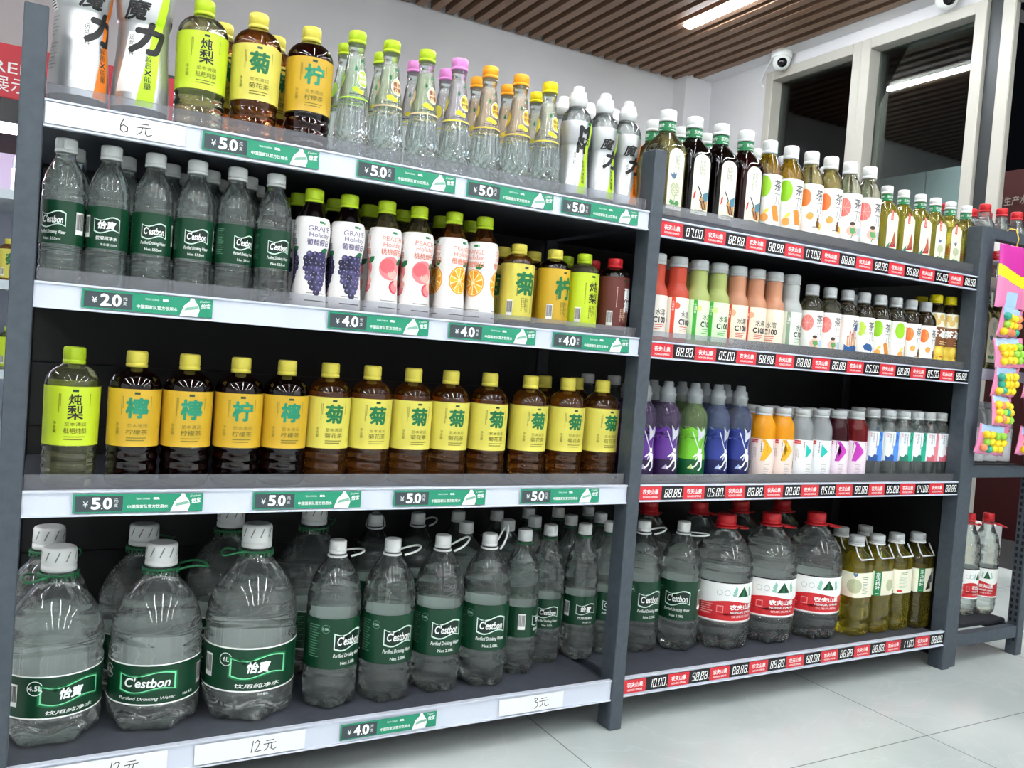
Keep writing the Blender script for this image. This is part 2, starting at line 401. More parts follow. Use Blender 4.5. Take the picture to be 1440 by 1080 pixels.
# strip lamps along the slats
lamp_e = M('strip_lamp_light', '#f6fbff', emit=LAMP); lamp_h = M('white_lamp_housing', '#d8d8d4', .4)
def lamp(x, y0, y1, label):
    t = empty('ceiling_lamp', (x, (y0+y1)/2, 2.6)); L = (y1-y0)/2
    bm = bmesh.new(); box(bm, -.03, .03, -L-.01, L+.01, -.004, .035); bevel_all(bm, .003, 1); bm_obj('housing', bm, lamp_h, t)
    bm = bmesh.new(); box(bm, -.024, .024, -L, L, -.016, -.0045); bevel_all(bm, .005, 2); bm_obj('diffuser', bm, lamp_e, t)
    tag(t, label, 'ceiling lamp', 'strip lamps on the slatted ceiling')
lamp(2.96, -.15, 2.25, 'lit white strip lamp on the slatted ceiling nearest the windows')
for x in (2.96, 1.75, .55, -.65, -1.85):
    for y0 in (-5.3, -2.7, -.1):
        if (x > 2.5 or -1 < x < 1) and y0 == -.1: continue
        lamp(x, y0, y0+2.3 if y0 != -.1 else 1.9, 'lit white strip lamp on the slatted ceiling above the shop floor')
# ------------------------------------------------------------------ outside
struct(boxo('ground_outside', (3.83, 12, -8, 9, -.12, -.02), noisy('asphalt', '#1c1d1e', '#262728', 30, .8)))
sf = empty('panel_fence', (5.6, 2.3, 0)); fm = M('blue_grey_sheet', '#84949a', .6)
for i in range(3): boxo('panel', (-.02, .02, -.2+i*.55, -.2+i*.55+.54, -.02, 2.33), fm, sf, .006)
boxo('rail', (-.05, -.02, -.2, 1.44, 1.0, 1.05), fm, sf)
tag(sf, 'blue-grey sheet panel fence outside behind the second window', 'fence')
bn = empty('advertising_banner', (4.6, .7, 0)); boxo('panel', (0, .04, -1.6, .95, -.02, 1.98), M('deep_red_banner', '#3e0a0d', .6), bn)
L = Lab(None, off=.001); L.T('不生产水', 0, 0, .048, M('banner_grey_print', '#8a8078', .5), 2, w=.17, bold=.01)
me = L.mesh('slogan'); o = bpy.data.objects.new('slogan', me); C.objects.link(o); o.parent = bn; o.location = (-.004, .69, 1.812); o.rotation_euler = (0, 0, -PI/2)
tag(bn, 'dark red advertising banner with grey slogan outside the glass door', 'banner')
ld = bpy.data.lights.new('outside_fill_light', 'AREA'); ld.energy = 70; ld.size = .5; lo = bpy.data.objects.new('outside_fill_light', ld); lo.location = (4.4, 1.6, 3.6); lo.rotation_euler = (0, -PI*.22, 0); C.objects.link(lo)  # added fill light brightening the fence and banner, not a real fixture
# lamp seen through the first window
ol = empty('outdoor_lamp', (4.9, 2.98, 2.7)); ol.rotation_euler = (0, 0, .4)
me = lathe('housing', [(0,.02),(.01,.1),(.03,.15),(.06,.16),(.1,.13),(.12,.05)], M('tarnished_metal', '#6e6e60', .4, .5)); o = bpy.data.objects.new('housing', me); C.objects.link(o); o.parent = ol
me = lathe('bulb', [(-.012,.012),(-.006,.022),(.01,.022)], M('warm_bulb', '#ffd890', emit=9)); o = bpy.data.objects.new('bulb', me); C.objects.link(o); o.parent = ol; o.location = (.02, -.1, -.002)
bm = bmesh.new(); tube(bm, [(0,0,.12),(0,0,.42)], .012); bm_obj('stem', bm, dark_al, ol)
struct(boxo('roof_outside', (3.83, 5.4, 1.9, 4, 3.12, 3.2), M('dark_canopy', '#151515', .8)))
tag(ol, 'round metal lamp with warm bulb hanging outside the first window', 'lamp')
# ------------------------------------------------------------------ dome cameras
def dome_cam(x, y, z, label):
    t = empty('security_camera', (x, y, z), 2.5)
    parts = (('base', lathe('base', [(-.035,.052),(-.03,.058),(0,.058)], cap_white)), )
    o = bpy.data.objects.new('base', parts[0][1]); C.objects.link(o); o.parent = t
    bm = bmesh.new(); bmesh.ops.create_uvsphere(bm, u_segments=28, v_segments=18, radius=.05)
    for v in bm.verts: v.co.z -= .052
    bm_obj('dome', bm, cap_white, t, True)
    bm = bmesh.new(); bmesh.ops.create_uvsphere(bm, u_segments=24, v_segments=14, radius=.033)
    for v in bm.verts: v.co = Vector((v.co.x*.95, v.co.y*.75+(.0) , v.co.z*.95)) + Vector((0, .028, -.062))
    bm_obj('lens', bm, M('camera_black_glass', '#0b0b0c', .12), t, True)
    tag(t, label, 'camera', 'dome cameras over the windows'); return t
dome_cam(3.615, 2.2, 2.6, 'white dome security camera with black lens above the first window')
dome_cam(3.615, 1.19, 2.625, 'white dome security camera at top edge above the second window')
bm = bmesh.new(); tube(bm, [(3.62,2.28,2.59),(3.655,2.36,2.545),(3.665,2.4,2.5),(3.668,2.39,2.47),(3.668,2.375,2.455)], .004); tag(bm_obj('camera_cable', bm, cap_white), 'thin white cable drooping from the first dome camera', 'cable')

# ------------------------------------------------------------------ drinks cooler by the back wall
ck = empty('drinks_cooler', (-1.2, 2.2, 0)); ck_in = M('cooler_liner', '#cfd3e6', .4); blk = M('gloss_black', '#121214', .25)
bm = bmesh.new(); box(bm, -1.2, 1.62, .68, .74, 0, 1.75); box(bm, -1.2, -1.14, 0, .68, 0, 1.75); box(bm, 1.56, 1.62, 0, .68, 0, 1.75); box(bm, -1.14, 1.56, 0, .68, 0, .12); bm_obj('cabinet', bm, blk, ck)
boxo('header', (-1.2, 1.62, -.02, .68, 1.545, 1.735), M('red_header', '#c22634', .35), ck, .003); boxo('header_band', (-1.2, 1.62, -.015, .05, 1.46, 1.545), blk, ck)
boxo('liner', (-1.14, 1.56, .66, .68, .12, 1.46), ck_in, ck)
boxo('lamp', (-1.1, 1.5, .02, .06, 1.435, 1.458), M('cooler_lamp', '#e8ecff', emit=14), ck)
for z in (1.21, .88, .55, .2): boxo('shelf', (-1.14, 1.56, .06, .66, z, z+.015), M('cooler_shelf', '#d4d8dc', .4), ck); boxo('price_rail', (-1.14, 1.56, .045, .06, z-.012, z+.022), M('cooler_rail', '#c8d4d8', .4), ck)
L = Lab(None, off=.0215); L.T('FREE', 1.06, 1.652, .038, white, 2, w=.15).T('展示', 1.075, 1.592, .052, white, 2, w=.13)
me = L.mesh('header_lettering'); o = bpy.data.objects.new('header_lettering', me); C.objects.link(o); o.parent = ck; o.location.z = 0
tag(ck, 'tall black drinks cooler with red header sign, behind the end post', 'cooler')
# ------------------------------------------------------------------ bottle kinds: K[key] = (object name, [(part, mesh, label or None, [sub-parts])])
K = {}
water = clear('still_water', '#eef8f4', bodycol='#e6eeec', thin=.27, body=.045)
jug_water = clear('jug_water', '#f2f9f6', bodycol='#e8efed', thin=.32, body=.065)
pet = clear('clear_plastic_water', '#f3faf7', 1.33, .02, .35, .05, '#e2e8e8')
cap_grey = M('grey_translucent_cap', '#b9bdbd', .35); cap_lime = M('lime_cap', '#b4d022', .35)
cap_yellow = M('pale_yellow_cap', '#dccf52', .35); cap_gold = M('yellow_cap', '#f0dd14', .35); cap_orange = M('orange_cap', '#f7a91f', .35)
cap_pink = M('pink_cap', '#e68fd4', .35); cap_red = M('red_cap', '#c8232a', .3); cap_maroon = M('maroon_cap', '#8c2a2c', .35)
green_d = M('dark_green_print', '#093a23', .3); green_m = M('mid_green_print', '#12703f', .35); green_b = M('bright_green_print', '#1f9a5e', .4); green_x = M('blackish_green_print', '#06251a', .3)
silver = M('silver_print', '#bfc2c3', .3, .75); lime = M('lime_print', '#b6e01a', .4); orange = M('orange_print', '#f0801a', .4); grey_p = M('grey_print', '#8d928f', .5)
red_p = M('red_print', '#c9252b', .35); red_d = M('dark_red_print', '#8e1f22', .4); cream = M('cream_print', '#ecead2', .45); black_p = M('black_print', '#141414', .45)

def kind(key, name, parts): K[key] = (name, parts)

def cestbon(L, z0, z1, net, glow=False):
    h = z1-z0; zc = z0+h*.56; R = L.R; lw = min(h*.66, R*1.15); lh = h*.27
    L.wrap(z0, z1, green_d, 0).wrap(z0+.0005, z1-.0005, M('label_white_back', '#f0f4f2', .5), -2)
    if glow:
        L.wrap(z0, z0+h*.035, white, 1).wrap(z1-h*.035, z1, white, 1)
        lw = R*1.15; lh = h*.36; zc = z0+h*.56
    for s0, cn in ((0, 0), (PI*R, 1), (-PI*R, 1)):
        if abs(s0) > 3*R and s0 < 0: continue
        x = s0 if not cn else PI*R*.999
        if cn: x = PI*R - lw*.5 - .002; 
        if glow: L.wave(x-lw*.57, x+lw*.57, zc-lh*.66, zc+lh*.66, -lh*.16, green_m, 2).wave(x-lw*.535, x+lw*.535, zc-lh*.57, zc+lh*.57, -lh*.16, M('glow_green_print', '#7fe0a8', .4), 3)
        else: L.wave(x-lw*.535, x+lw*.535, zc-lh*.6, zc+lh*.6, -lh*.17, M('logo_edge_print', '#cfe8d8', .4), 3)
        L.wave(x-lw*.5, x+lw*.5, zc-lh*.5, zc+lh*.5, -lh*.16, green_x if not glow else green_d, 4)
        if cn: L.T('怡寶', x, zc, lh*.66, white, 5, bold=.03, shear=.2).T('饮用纯净水', x, zc-lh*1.15, h*.095, white, 5, w=lw*.85, bold=.01, shear=.15).T('净含量' + net, x+lw*.1, zc-lh*1.7, h*.06, white, 5)
        else: L.T("C'estbon", x, zc, lh*.62, white, 5, w=lw*.84, bold=.018, shear=.2).T('Purified Drinking Water', x, zc-lh*1.12, h*.1, white, 5, w=lw*1.08, shear=.25, bold=.008).T('Net ' + net, x+(0 if not glow else lw*.82), zc-lh*(1.66 if not glow else 1.1), h*.062, white, 5, bold=.006)
    L.bars(R*1.35, z0+h*.52, h*.24, h*.52).lines(-R*1.4, z0+h*.85, R*.45, 13, h*.052, M('pale_green_print', '#5f9176', .5), 2, .3)
    if not glow and h > .08: L.ring(-R*.93, z0+h*.8, h*.085, h*.01, M('pale_green_print', '#5f9176', .5), 3, .5, 5.9).T(net, -R*.93, z0+h*.8, h*.045, M('logo_edge_print', '#cfe8d8', .4), 3)
    return L
def cest_parts(shape, lz, net, capz, capr, capm=cap_white, glow=False, N=40, nz=64):
    water = jug_water if glow else globals()['water']
    L = Lab(shape, sum(lz)/2, .0005); cestbon(L, lz[0], lz[1], net, glow)
    return [('body', shape.body('body', water, N, nz), None), ('label', L.mesh('label'), None), ('cap', cap_mesh(capz[0], capz[1], capr, capm), None)]

# small 555 ml water
sh = Shape([(0,.026),(.004,.029),(.012,.0302),(.058,.0302),(.06,.0297),(.128,.0297),(.13,.0302),(.15,.0296),(.168,.0255),(.184,.0185),(.194,.0138),(.203,.0128),(.21,.0128)], ribs=((.012,.058,.0012,4,.8),(.13,.165,.001,2,.9)), lobe=(.018,.18,5))
kind('w555', 'water_bottle', cest_parts(sh, (.062,.126), '555ml', (.2,.222), .0152))
# 2.08 l water with carrying loop
sh = Shape([(0,.042),(.006,.0475),(.016,.05),(.07,.05),(.072,.0492),(.172,.0492),(.174,.05),(.2,.0495),(.225,.044),(.25,.0325),(.268,.02),(.276,.0145),(.285,.0135)], ribs=((.02,.07,.0012,2,.8),(.176,.225,.0012,2,1.0)), lobe=(.036,.22,5))
b208 = cest_parts(sh, (.076,.168), '2.08L', (.279,.303), .0155)
def loop_mesh(z, r, name='handle', mat=cap_white, up=.012, out=.062):
    pts = []
    for k in range(15):
        a = PI*k/14; pts.append((r+ (out-r)*math.sin(a)**.7, .02*math.cos(a), z + up*math.sin(a)))
    bm = bmesh.new(); tube(bm, pts, .0021, 8); tube(bm, circle(r, z), .0021, 8, True)
    me = bpy.data.meshes.new(name); bm.to_mesh(me); bm.free(); me.materials.append(mat); return me
for i, (u, o) in enumerate(((.003,.06),(.01,.06),(.022,.056),(.045,.036))):
    kind('w208_%d' % i, 'water_bottle', b208 + [('handle', loop_mesh(.274, .0165, up=u, out=o), 'white carrying loop')])
kind('w208', 'water_bottle', b208)
# 1.55 l water
sh = Shape([(0,.034),(.006,.038),(.014,.0395),(.075,.0395),(.077,.0388),(.147,.0388),(.149,.0395),(.19,.039),(.222,.0345),(.25,.025),(.268,.0165),(.276,.0138),(.285,.013)], ribs=((.016,.074,.0014,3,.8),(.15,.225,.001,3,1.0)), lobe=(.032,.2,5))
grn_ring = M('green_ring', '#15633a', .35)
kind('w155', 'water_bottle', cest_parts(sh, (.08,.144), '1.55L', (.278,.302), .0152) + [('neck_ring', tube_mesh('neck_ring', circle(.0162,.273), .0018, grn_ring, True), 'green neck ring')])
# 4.5 l and 6 l jugs
stripe = M('cap_seal_print', '#7d857f', .45)
def jug(key, R, H, lz, net):
    k = H/.305
    sh = Shape([(0,R*.8),(.006*k,R*.93),(.02*k,R*.99),(.046*k,R),(lz[0]-.002,R),(lz[0],R*.99),(lz[1],R*.99),(lz[1]+.002,R),(lz[1]+.03*k,R*.995),(.175*k,R*.95),(.205*k,R*.8),(.228*k,R*.6),(.246*k,R*.4),(.256*k,.026),(.262*k,.0225),(.285*k,.0215)], ribs=((lz[1]+.008*k,lz[1]+.05*k,.0022,1.5,1.3),), lobe=(.045*k,.18,6), per=5)
    P = cest_parts(sh, lz, net, (.272*k-.005,H), .0255, cap_white, True, 72, 150)
    L = Lab(sh, sum(lz)/2, .0007); zc = lz[1]-(lz[1]-lz[0])*.27
    L2 = P[1][1]
    c = Shape([(0,.0256),(H,.0256)], per=2); q = Lab(c, H, .0003)
    for j in range(10):
        x = 2*PI*.0256*j/10; z = H-.0045
        q.P([(x,z-.017),(x+.0022,z-.017),(x+.0085,z-.001),(x+.0063,z-.001)], stripe, 1)
    P.append(('cap_seal', q.mesh('cap_seal'), 'white striped seal'))
    def teeth(bm):
        for j in range(20):
            a = 2*PI*j/20; tube(bm, [(.0285*math.sin(a), -.0285*math.cos(a), .262*k-.001), (.0295*math.sin(a), -.0295*math.cos(a), .262*k-.009)], .0014, 6)
    P.append(('neck_ring', tube_mesh('neck_ring', circle(.0285,.262*k), .0024, grn_ring, True, teeth), 'green toothed neck ring'))
    pts = []
    for j in range(17):
        a = PI*j/16; pts.append((.027+.05*math.sin(a), .024*math.cos(a), .262*k+.006*math.sin(a)+.004*math.sin(3*a)))
    P.append(('handle', tube_mesh('handle', pts, .0019, grn_ring), 'thin green carrying loop'))
    s = Lab(sh, sum(lz)/2, .0014); s.ring(-R*.98, zc, .0115, .0012, white, 5, .5, 5.9).T(net, -R*.98, zc, .008, white, 5, bold=.01)
    s.ring(PI*R*.999-R*1.32, zc, .0115, .0012, white, 5, .5, 5.9).T(net, PI*R-R*1.32, zc, .008, white, 5, bold=.01)
    me = s.mesh('volume_mark'); P.append(('volume_mark', me, None))
    kind(key, 'water_jug', P)
jug('jug45', .0745, .305, (.05,.118), '4.5L'); jug('jug6', .080, .335, (.058,.135), '6L')

# tea, 1 litre
amber = clear('amber_tea', '#cf8a3e', 1.33, body=.06, bodycol='#a86424'); dark_tea = clear('dark_tea', '#3b1206', 1.33); pear = clear('pale_pear_drink', '#e6e8b4', 1.33)
lab_lime = M('lime_label', '#bcd32c', .4); lab_yel = M('yellow_label', '#d2c858', .4); lab_gold = M('golden_label', '#c6a12a', .4); tea_ink = M('tea_ink', '#6d6a1c', .5); brush_g = M('brush_green', '#0f6a3a', .45); brush_t = M('brush_teal', '#1c8562', .45)
def tea1l(key, liq, lab, cap, big, brush, name3, name='tea_bottle'):
    sh = Shape([(0,.034),(.004,.0372),(.012,.039),(.062,.039),(.064,.0382),(.152,.039),(.157,.039),(.168,.036),(.178,.0285),(.185,.018),(.189,.0138),(.2,.013)], ribs=((.01,.062,.0018,3,.5),(.068,.15,.0006,4,0)))
    L = Lab(sh, .108, .0006); L.wrap(.0635, .1535, lab, 0)
    L.Rc(-.004, .1455, .004, .149, green_d, 2)
    z = .134
    if len(big) == 1: L.T(big, .001, .1245, .031, brush, 3, bold=.028)
    else:
        L.T(big[0], 0, .134, .0165, brush, 3, bold=.012); L.T(big[1], .001, .1145, .021, brush, 3, bold=.012)
    L.vlines(-.0225, .142, .03, 2, .0022, tea_ink).vlines(.021, .143, .02, 1, .002, tea_ink)
    L.T('至本清润', .002, .0965, .006, tea_ink, 3, w=.03).T(name3, .002, .0865, .0085, tea_ink, 3, w=.032, bold=.006).lines(.002, .0765, .03, 2, .004, tea_ink)
    L.V('净含量', -.027, .098, .0055, tea_ink, 3).bars(.105, .11, .02, .05)
    kind(key, name, [('body', sh.body('body', liq, 40, 70), None), ('label', L.mesh('label'), None), ('cap', cap_mesh(.187,.213,.0158,cap), None)])
tea1l('pear1', pear, lab_lime, cap_lime, '炖梨', black_p, '枇杷炖梨', 'juice_bottle')
tea1l('mum1', amber, lab_yel, cap_yellow, '菊', brush_g, '菊花茶')
tea1l('lem1', dark_tea, lab_gold, cap_yellow, '柠', brush_t, '柠檬茶')
tea1l('lemt1', dark_tea, lab_gold, cap_yellow, '檸', brush_t, '柠檬茶')
# tea, half litre
def tea500(key, liq, lab, cap, big, brush, name3, name='tea_bottle', ik=tea_ink):
    sh = Shape([(0,.0275),(.003,.031),(.009,.0325),(.126,.0325),(.13,.032),(.138,.0275),(.144,.019),(.147,.0138),(.155,.0128)], ribs=((.002,.018,.0012,2,.3),))
    L = Lab(sh, .07, .0006); L.wrap(.017, .126, lab, 0)
    L.Rc(-.003, .1165, .005, .1205, green_d, 2)
    if len(big) == 1: L.T(big, .003, .088, .042, brush, 3, bold=.028)
    elif big == '酸梅': L.V(big, .014, .092, .023, brush, 3, bold=.03, gap=1.1)
    else: L.V(big, .003, .098, .02, brush, 3, bold=.014, gap=1.15)
    L.V(name3, .006, .056, .0085, ik, 3, gap=1.15).vlines(-.006, .06, .03, 3, .0035, ik).vlines(.016, .06, .03, 1, .003, ik).vlines(-.016, .105, .045, 1, .003, ik).bars(-.028, .04, .012, .03)
    kind(key, name, [('body', sh.body('body', liq, 40, 50), None), ('label', L.mesh('label'), None), ('cap', cap_mesh(.146,.166,.0152,cap), None)])
tea500('mum5', amber, lab_yel, cap_yellow, '菊', brush_g, '菊花茶'); tea500('lem5', dark_tea, lab_gold, cap_yellow, '柠', brush_g, '柠檬茶')
tea500('pear5', pear, lab_lime, cap_lime, '炖梨', black_p, '枇杷', 'juice_bottle'); tea500('plum5', dark_tea, M('plum_label', '#5e2a24', .45), cap_red, '酸梅', white, '酸梅汤', 'plum_drink_bottle', M('plum_ink', '#c9a890', .5))

# silver-labelled energy drink with waist
clear_cap = M('frosted_white_cap', '#eef0f0', .35)
def moli(key, k, acc, stripe_x, variant=0):
    sh = Shape([(0,.027*k),(.004*k,.0302*k),(.012*k,.0315*k),(.04*k,.0308*k),(.085*k,.0275*k),(.11*k,.027*k),(.116*k,.029*k),(.15*k,.0312*k),(.163*k,.0305*k),(.176*k,.027*k),(.186*k,.019*k),(.192*k,.0165*k)], ribs=((.1*k,.12*k,.0012*k,2,0),))
    L = Lab(sh, .09*k, .0006); L.wrap(.014*k, .158*k, silver, 0)
    x = stripe_x*k
    L.P([(x-.013*k,.015*k),(x+.004*k,.015*k),(x+.019*k,.157*k),(x+.011*k,.157*k)], acc, 1)
    L.P([(x-.034*k,.03*k),(x-.016*k,.03*k),(x-.008*k,.1*k),(x-.024*k,.1*k)], white, 1)
    if variant == 0:
        L.T('魔', x-.016*k, .124*k, .022*k, black_p, 4, bold=.02, shear=.25).T('力', x-.003*k, .094*k, .034*k, black_p, 4, bold=.045, shear=.25)
    else:
        L.T('M', x-.004*k, .137*k, .02*k, black_p, 4, bold=.05).T('魔力', x-.004*k, .12*k, .013*k, black_p, 4, bold=.02).T('M', x-.008*k, .105*k, .018*k, black_p, 4, bold=.05)
    L.V('运动饮料', x-.02*k, .093*k, .0055*k, black_p, 3).V('电解质×能量', x-.002*k, .078*k, .007*k, black_p, 3).Rc(x+.001*k, .152*k, x+.011*k, .157*k, green_m, 3)
    L.bars(x-.062*k, .128*k, .014*k, .04*k, 2, True).lines(x-.062*k, .1*k, .024*k, 6, .004*k, grey_p).lines(x-.062*k, .07*k, .026*k, 8, .004*k, grey_p).lines(x+.04*k, .11*k, .016*k, 12, .005*k, grey_p)
    L.D(x+.03*k, .12*k, .004*k, .004*k, black_p, 3)
    parts = [('body', sh.body('body', pet, 40, 60), None), ('label', L.mesh('label'), None), ('cap', sports_cap(.19*k, .232*k, .0178*k, clear_cap), None)]
    kind(key, 'sports_drink_bottle', parts)
moli('moliG', 1.0, lime, .017); moli('moliO', 1.0, orange, .017); moli('moliM', 1.0, lime, .017, 1); moli('moliGb', 1.33, lime, .010); moli('moliOb', 1.33, orange, .019)

# conical honey-lemon soda bottles with cut-glass pattern
def facets(th, z):
    if z < .052:
        n, p = 13, .0085; a = (th*n/(2*PI)+z/p/2) % 1; b = (th*n/(2*PI)-z/p/2) % 1
        return .0038*((abs(a-.5)+abs(b-.5))-.5)*min(1, (.052-z)/.008)
    if z < .125: return .0008*math.cos(19*th)*min(1, (z-.052)/.01, (.125-z)/.012)
    return 0
soda_sh = Shape([(0,.0265),(.004,.0295),(.012,.0306),(.05,.0304),(.085,.0275),(.12,.0225),(.155,.0175),(.18,.0142),(.19,.0132),(.2,.0145),(.205,.0132),(.212,.0128)], per=7, extra=facets)
soda_body = soda_sh.body('body', water, 104, 96, flat=.05)
plain_cone = Shape([(0,.027),(.05,.0318),(.085,.0275),(.12,.0225),(.155,.0175),(.18,.0142),(.19,.0132)], per=4)
def soda(key, capm, tint, disc, tcol):
    L = Lab(plain_cone, .135, .0012)
    f = film('soda_sheet_' + key, tint, .1, .2, tint)
    L.wrap(.106, .183, f, 0)
    L.wrap(.106, .1085, M('soda_edge_' + key, disc, .4), 1)
    bx = .009
    L.D(bx, .143, .0118, .0155, white, 2).D(bx, .143, .0105, .0142, M('soda_disc_' + key, disc, .4), 3)
    L.T('蜜水', bx, .1475, .008, M('soda_txt_' + key, tcol, .4), 4, bold=.02).T('柠檬', bx, .138, .008, M('soda_txt_' + key, tcol, .4), 4, bold=.02)
    L.D(-.005, .158, .0026, .0034, green_m, 3).P([(-.0073,.159),(-.0027,.159),(-.005,.165)], green_m, 3)
    L.Rc(bx-.004, .172, bx+.004, .176, green_m, 3)
    L.D(-.004, .1225, .0055, .0045, lime if 'G' in key else cap_gold, 2).D(.004, .119, .005, .004, cap_gold, 3).lines(.0, .113, .026, 1, .003, ink, 3)
    for sx in (-1, 1): L.D(sx*.036, .14, .01, .014, M('soda_disc_' + key, disc, .4), 2)
    kind(key, 'lemon_soda_bottle', [('body', soda_body, None), ('label', L.mesh('label'), None), ('cap', cap_mesh(.205,.227,.0152,capm), None)])
soda('sodaG', cap_lime, '#eaf6e4', '#a6dc2c', '#e8f4d8'); soda('sodaH', cap_lime, '#ecf3dc', '#ecc79a', '#7c3d1c'); soda('sodaP', cap_pink, '#f3ecf0', '#eee04c', '#7a5a10'); soda('sodaO', cap_orange, '#fae8d4', '#f0cc3a', '#8a4a10'); soda('sodaY', cap_gold, '#f6f4e6', '#f0e04a', '#8a6a10')

# fruit-sleeve "Holiday" juices
def fruit_grape(L, x, z, k=1.22):
    g = [M('grape_%d' % i, c, .4) for i, c in enumerate(('#2a2748', '#39365c', '#4a4770', '#1d1a36'))]; rnd = random.Random(5); hi = M('grape_hi', '#7d7aa0', .4)
    L.leaf(x+.004, z+.016, .017*k, .005*k, .5, green_m, 1)
    for r in range(9):
        n = (4, 5, 5, 5, 4, 4, 3, 2, 1)[r]
        for c in range(n):
            px = x+(c-(n-1)/2)*.0072*k+rnd.uniform(-.001, .001); pz = z+.012*k-r*.0066*k
            L.D(px, pz, .0046*k, .0046*k, g[rnd.randrange(4)], 2+(r+c) % 3, 12).D(px-.0012, pz+.0014, .0013*k, .0013*k, hi, 5, 8)
def fruit_peach(L, x, z, k=1):
    p = [M('peach_%d' % i, c, .45) for i, c in enumerate(('#d9626a', '#e88286', '#f2b2a6', '#c8424c'))]
    L.D(x, z+.006, .0205*k, .021*k, p[1], 1, 28).D(x-.005, z+.01, .0135*k, .013*k, p[0], 2).D(x+.006, z-.004, .011*k, .008*k, p[2], 2)
    L.leaf(x+.012, z+.014, .018*k, .005*k, .7, green_m, 4)
    L.D(x+.009, z-.026, .0105*k, .012*k, p[3], 2).D(x+.0105, z-.026, .008*k, .0095*k, p[1], 3).D(x-.002+.017, z-.018, .0065*k, .007*k, p[2], 4)
def fruit_orange(L, x, z, k=1, seg=True):
    a, b, c = M('orange_skin', '#ee9a14', .45), M('orange_flesh', '#f6b92c', .45), M('orange_pith', '#f9e8b4', .45)
    L.D(x, z, .021*k, .026*k, a, 1, 28).D(x, z, .019*k, .0235*k, c, 2, 28)
    for j in range(10):
        t = 2*PI*j/10; d = .26
        L.P([(x+.002*k*math.cos(t), z+.002*k*math.sin(t)), (x+.0182*k*math.cos(t-d), z+.0225*k*math.sin(t-d)), (x+.0185*k*math.cos(t), z+.0228*k*math.sin(t)), (x+.0182*k*math.cos(t+d), z+.0225*k*math.sin(t+d))], b if j % 2 else a, 3)
    L.leaf(x+.004, z+.027, .016*k, .005*k, .5, green_m, 2)
sleeve = M('white_sleeve', '#ece9e6', .35)
def holiday(key, liq, en, cn, col, fruit):
    sh = Shape([(0,.027),(.003,.0295),(.01,.0302),(.035,.0285),(.07,.0262),(.095,.0268),(.118,.0298),(.135,.0305),(.15,.029),(.163,.0232),(.176,.017),(.184,.0142),(.195,.0132)])
    L = Lab(sh, .09, .0005); L.wrap(.004, .157, sleeve, 0); c = M('holiday_ink_' + key, col, .45)
    for s0 in (0, -.055, .055):
        x = s0+.004
        L.Rc(x-.001, .1465, x+.006, .1505, green_m, 3).Rc(x+.0065, .1455, x+.009, .1495, green_b, 3)
        L.T(en, x, .137, .0085, c, 3, w=.034).T('Holiday', x+.001, .1255, .0105, c, 3, w=.032).T(cn, x, .114, .0105, c, 3, w=.036, bold=.012)
        fruit(L, x, .079); L.lines(x, .027, .03, 1, .004, grey_p, 2)
        L.lines(x, .014, .034, 1, .005, ink, 2)
    kind(key, 'juice_bottle', [('body', sh.body('body', liq, 40, 40), None), ('sleeve', L.mesh('sleeve'), None), ('cap', cap_mesh(.184,.207,.0158,cap_lime), None)])
holiday('grape', clear('grape_juice', '#3a0d1c', 1.33), 'GRAPE', '葡萄假日', '#6a6288', fruit_grape)
holiday('peach', clear('peach_juice', '#d8c88c', 1.33), 'PEACH', '桃桃假日', '#dc7d68', fruit_peach)
holiday('orange', clear('orange_juice', '#c9792a', 1.33), 'ORANGE', '橙橙假日', '#e8876a', fruit_orange)

# square leaf-tea bottles
def leaftea(key, hw, H, liq, art, nb=True, name='tea_bottle'):
    k = H/.234
    sh = Shape([(0,hw*.88),(.004*k,hw*.97),(.012*k,hw),(.142*k,hw),(.155*k,hw*.95),(.175*k,hw*.66),(.187*k,hw*.47),(.206*k,hw*.45),(.212*k,hw*.4),(.22*k,hw*.38)], sq=((0,5),(.15*k,5),(.185*k,2),(1,2)), ribs=((.004*k,.016*k,.0008,1,0),))
    L = Lab(sh, planar=True, off=.0006, step=.01); w = hw*.62; z0 = .018*k; z1 = .128*k
    n = 14; arch = [(w*math.cos(PI*i/n), z1+w*.9*math.sin(PI*i/n)) for i in range(n+1)]
    L.P([(-w, z0), (w, z0)] + arch, cream, 0); art(L, w, z0, z1, k)
    nbs = Lab(Shape([(0,hw*.47),(H,hw*.47)], per=2), .19*k, .0012); nbs.wrap(.187*k, .2065*k, M('neck_green_print', '#147a44', .4), 0)
    for sx in (-1, 0, 1): nbs.T('东方树叶', sx*hw*.95+hw*.06, .1985*k, .0085*k, white, 2, w=hw*.72, bold=.01).lines(sx*hw*.95+hw*.06, .1895*k, hw*.5, 1, .003*k, white)
    kind(key, name, [('body', sh.body('body', liq, 48, 48), None), ('label', L.mesh('label'), None), ('neck_band', nbs.mesh('neck_band'), 'green neck band'), ('cap', cap_mesh(.2085*k, H, hw*.5, cap_white), None)])
tea_b, tea_r = M('heron_blue', '#4e7f96', .5), M('heron_red', '#a8452a', .5); tan = M('tan_print', '#c8955a', .5); sage = M('sage_print', '#b9c09a', .5); leafg = M('leaf_green_print', '#5da060', .5)
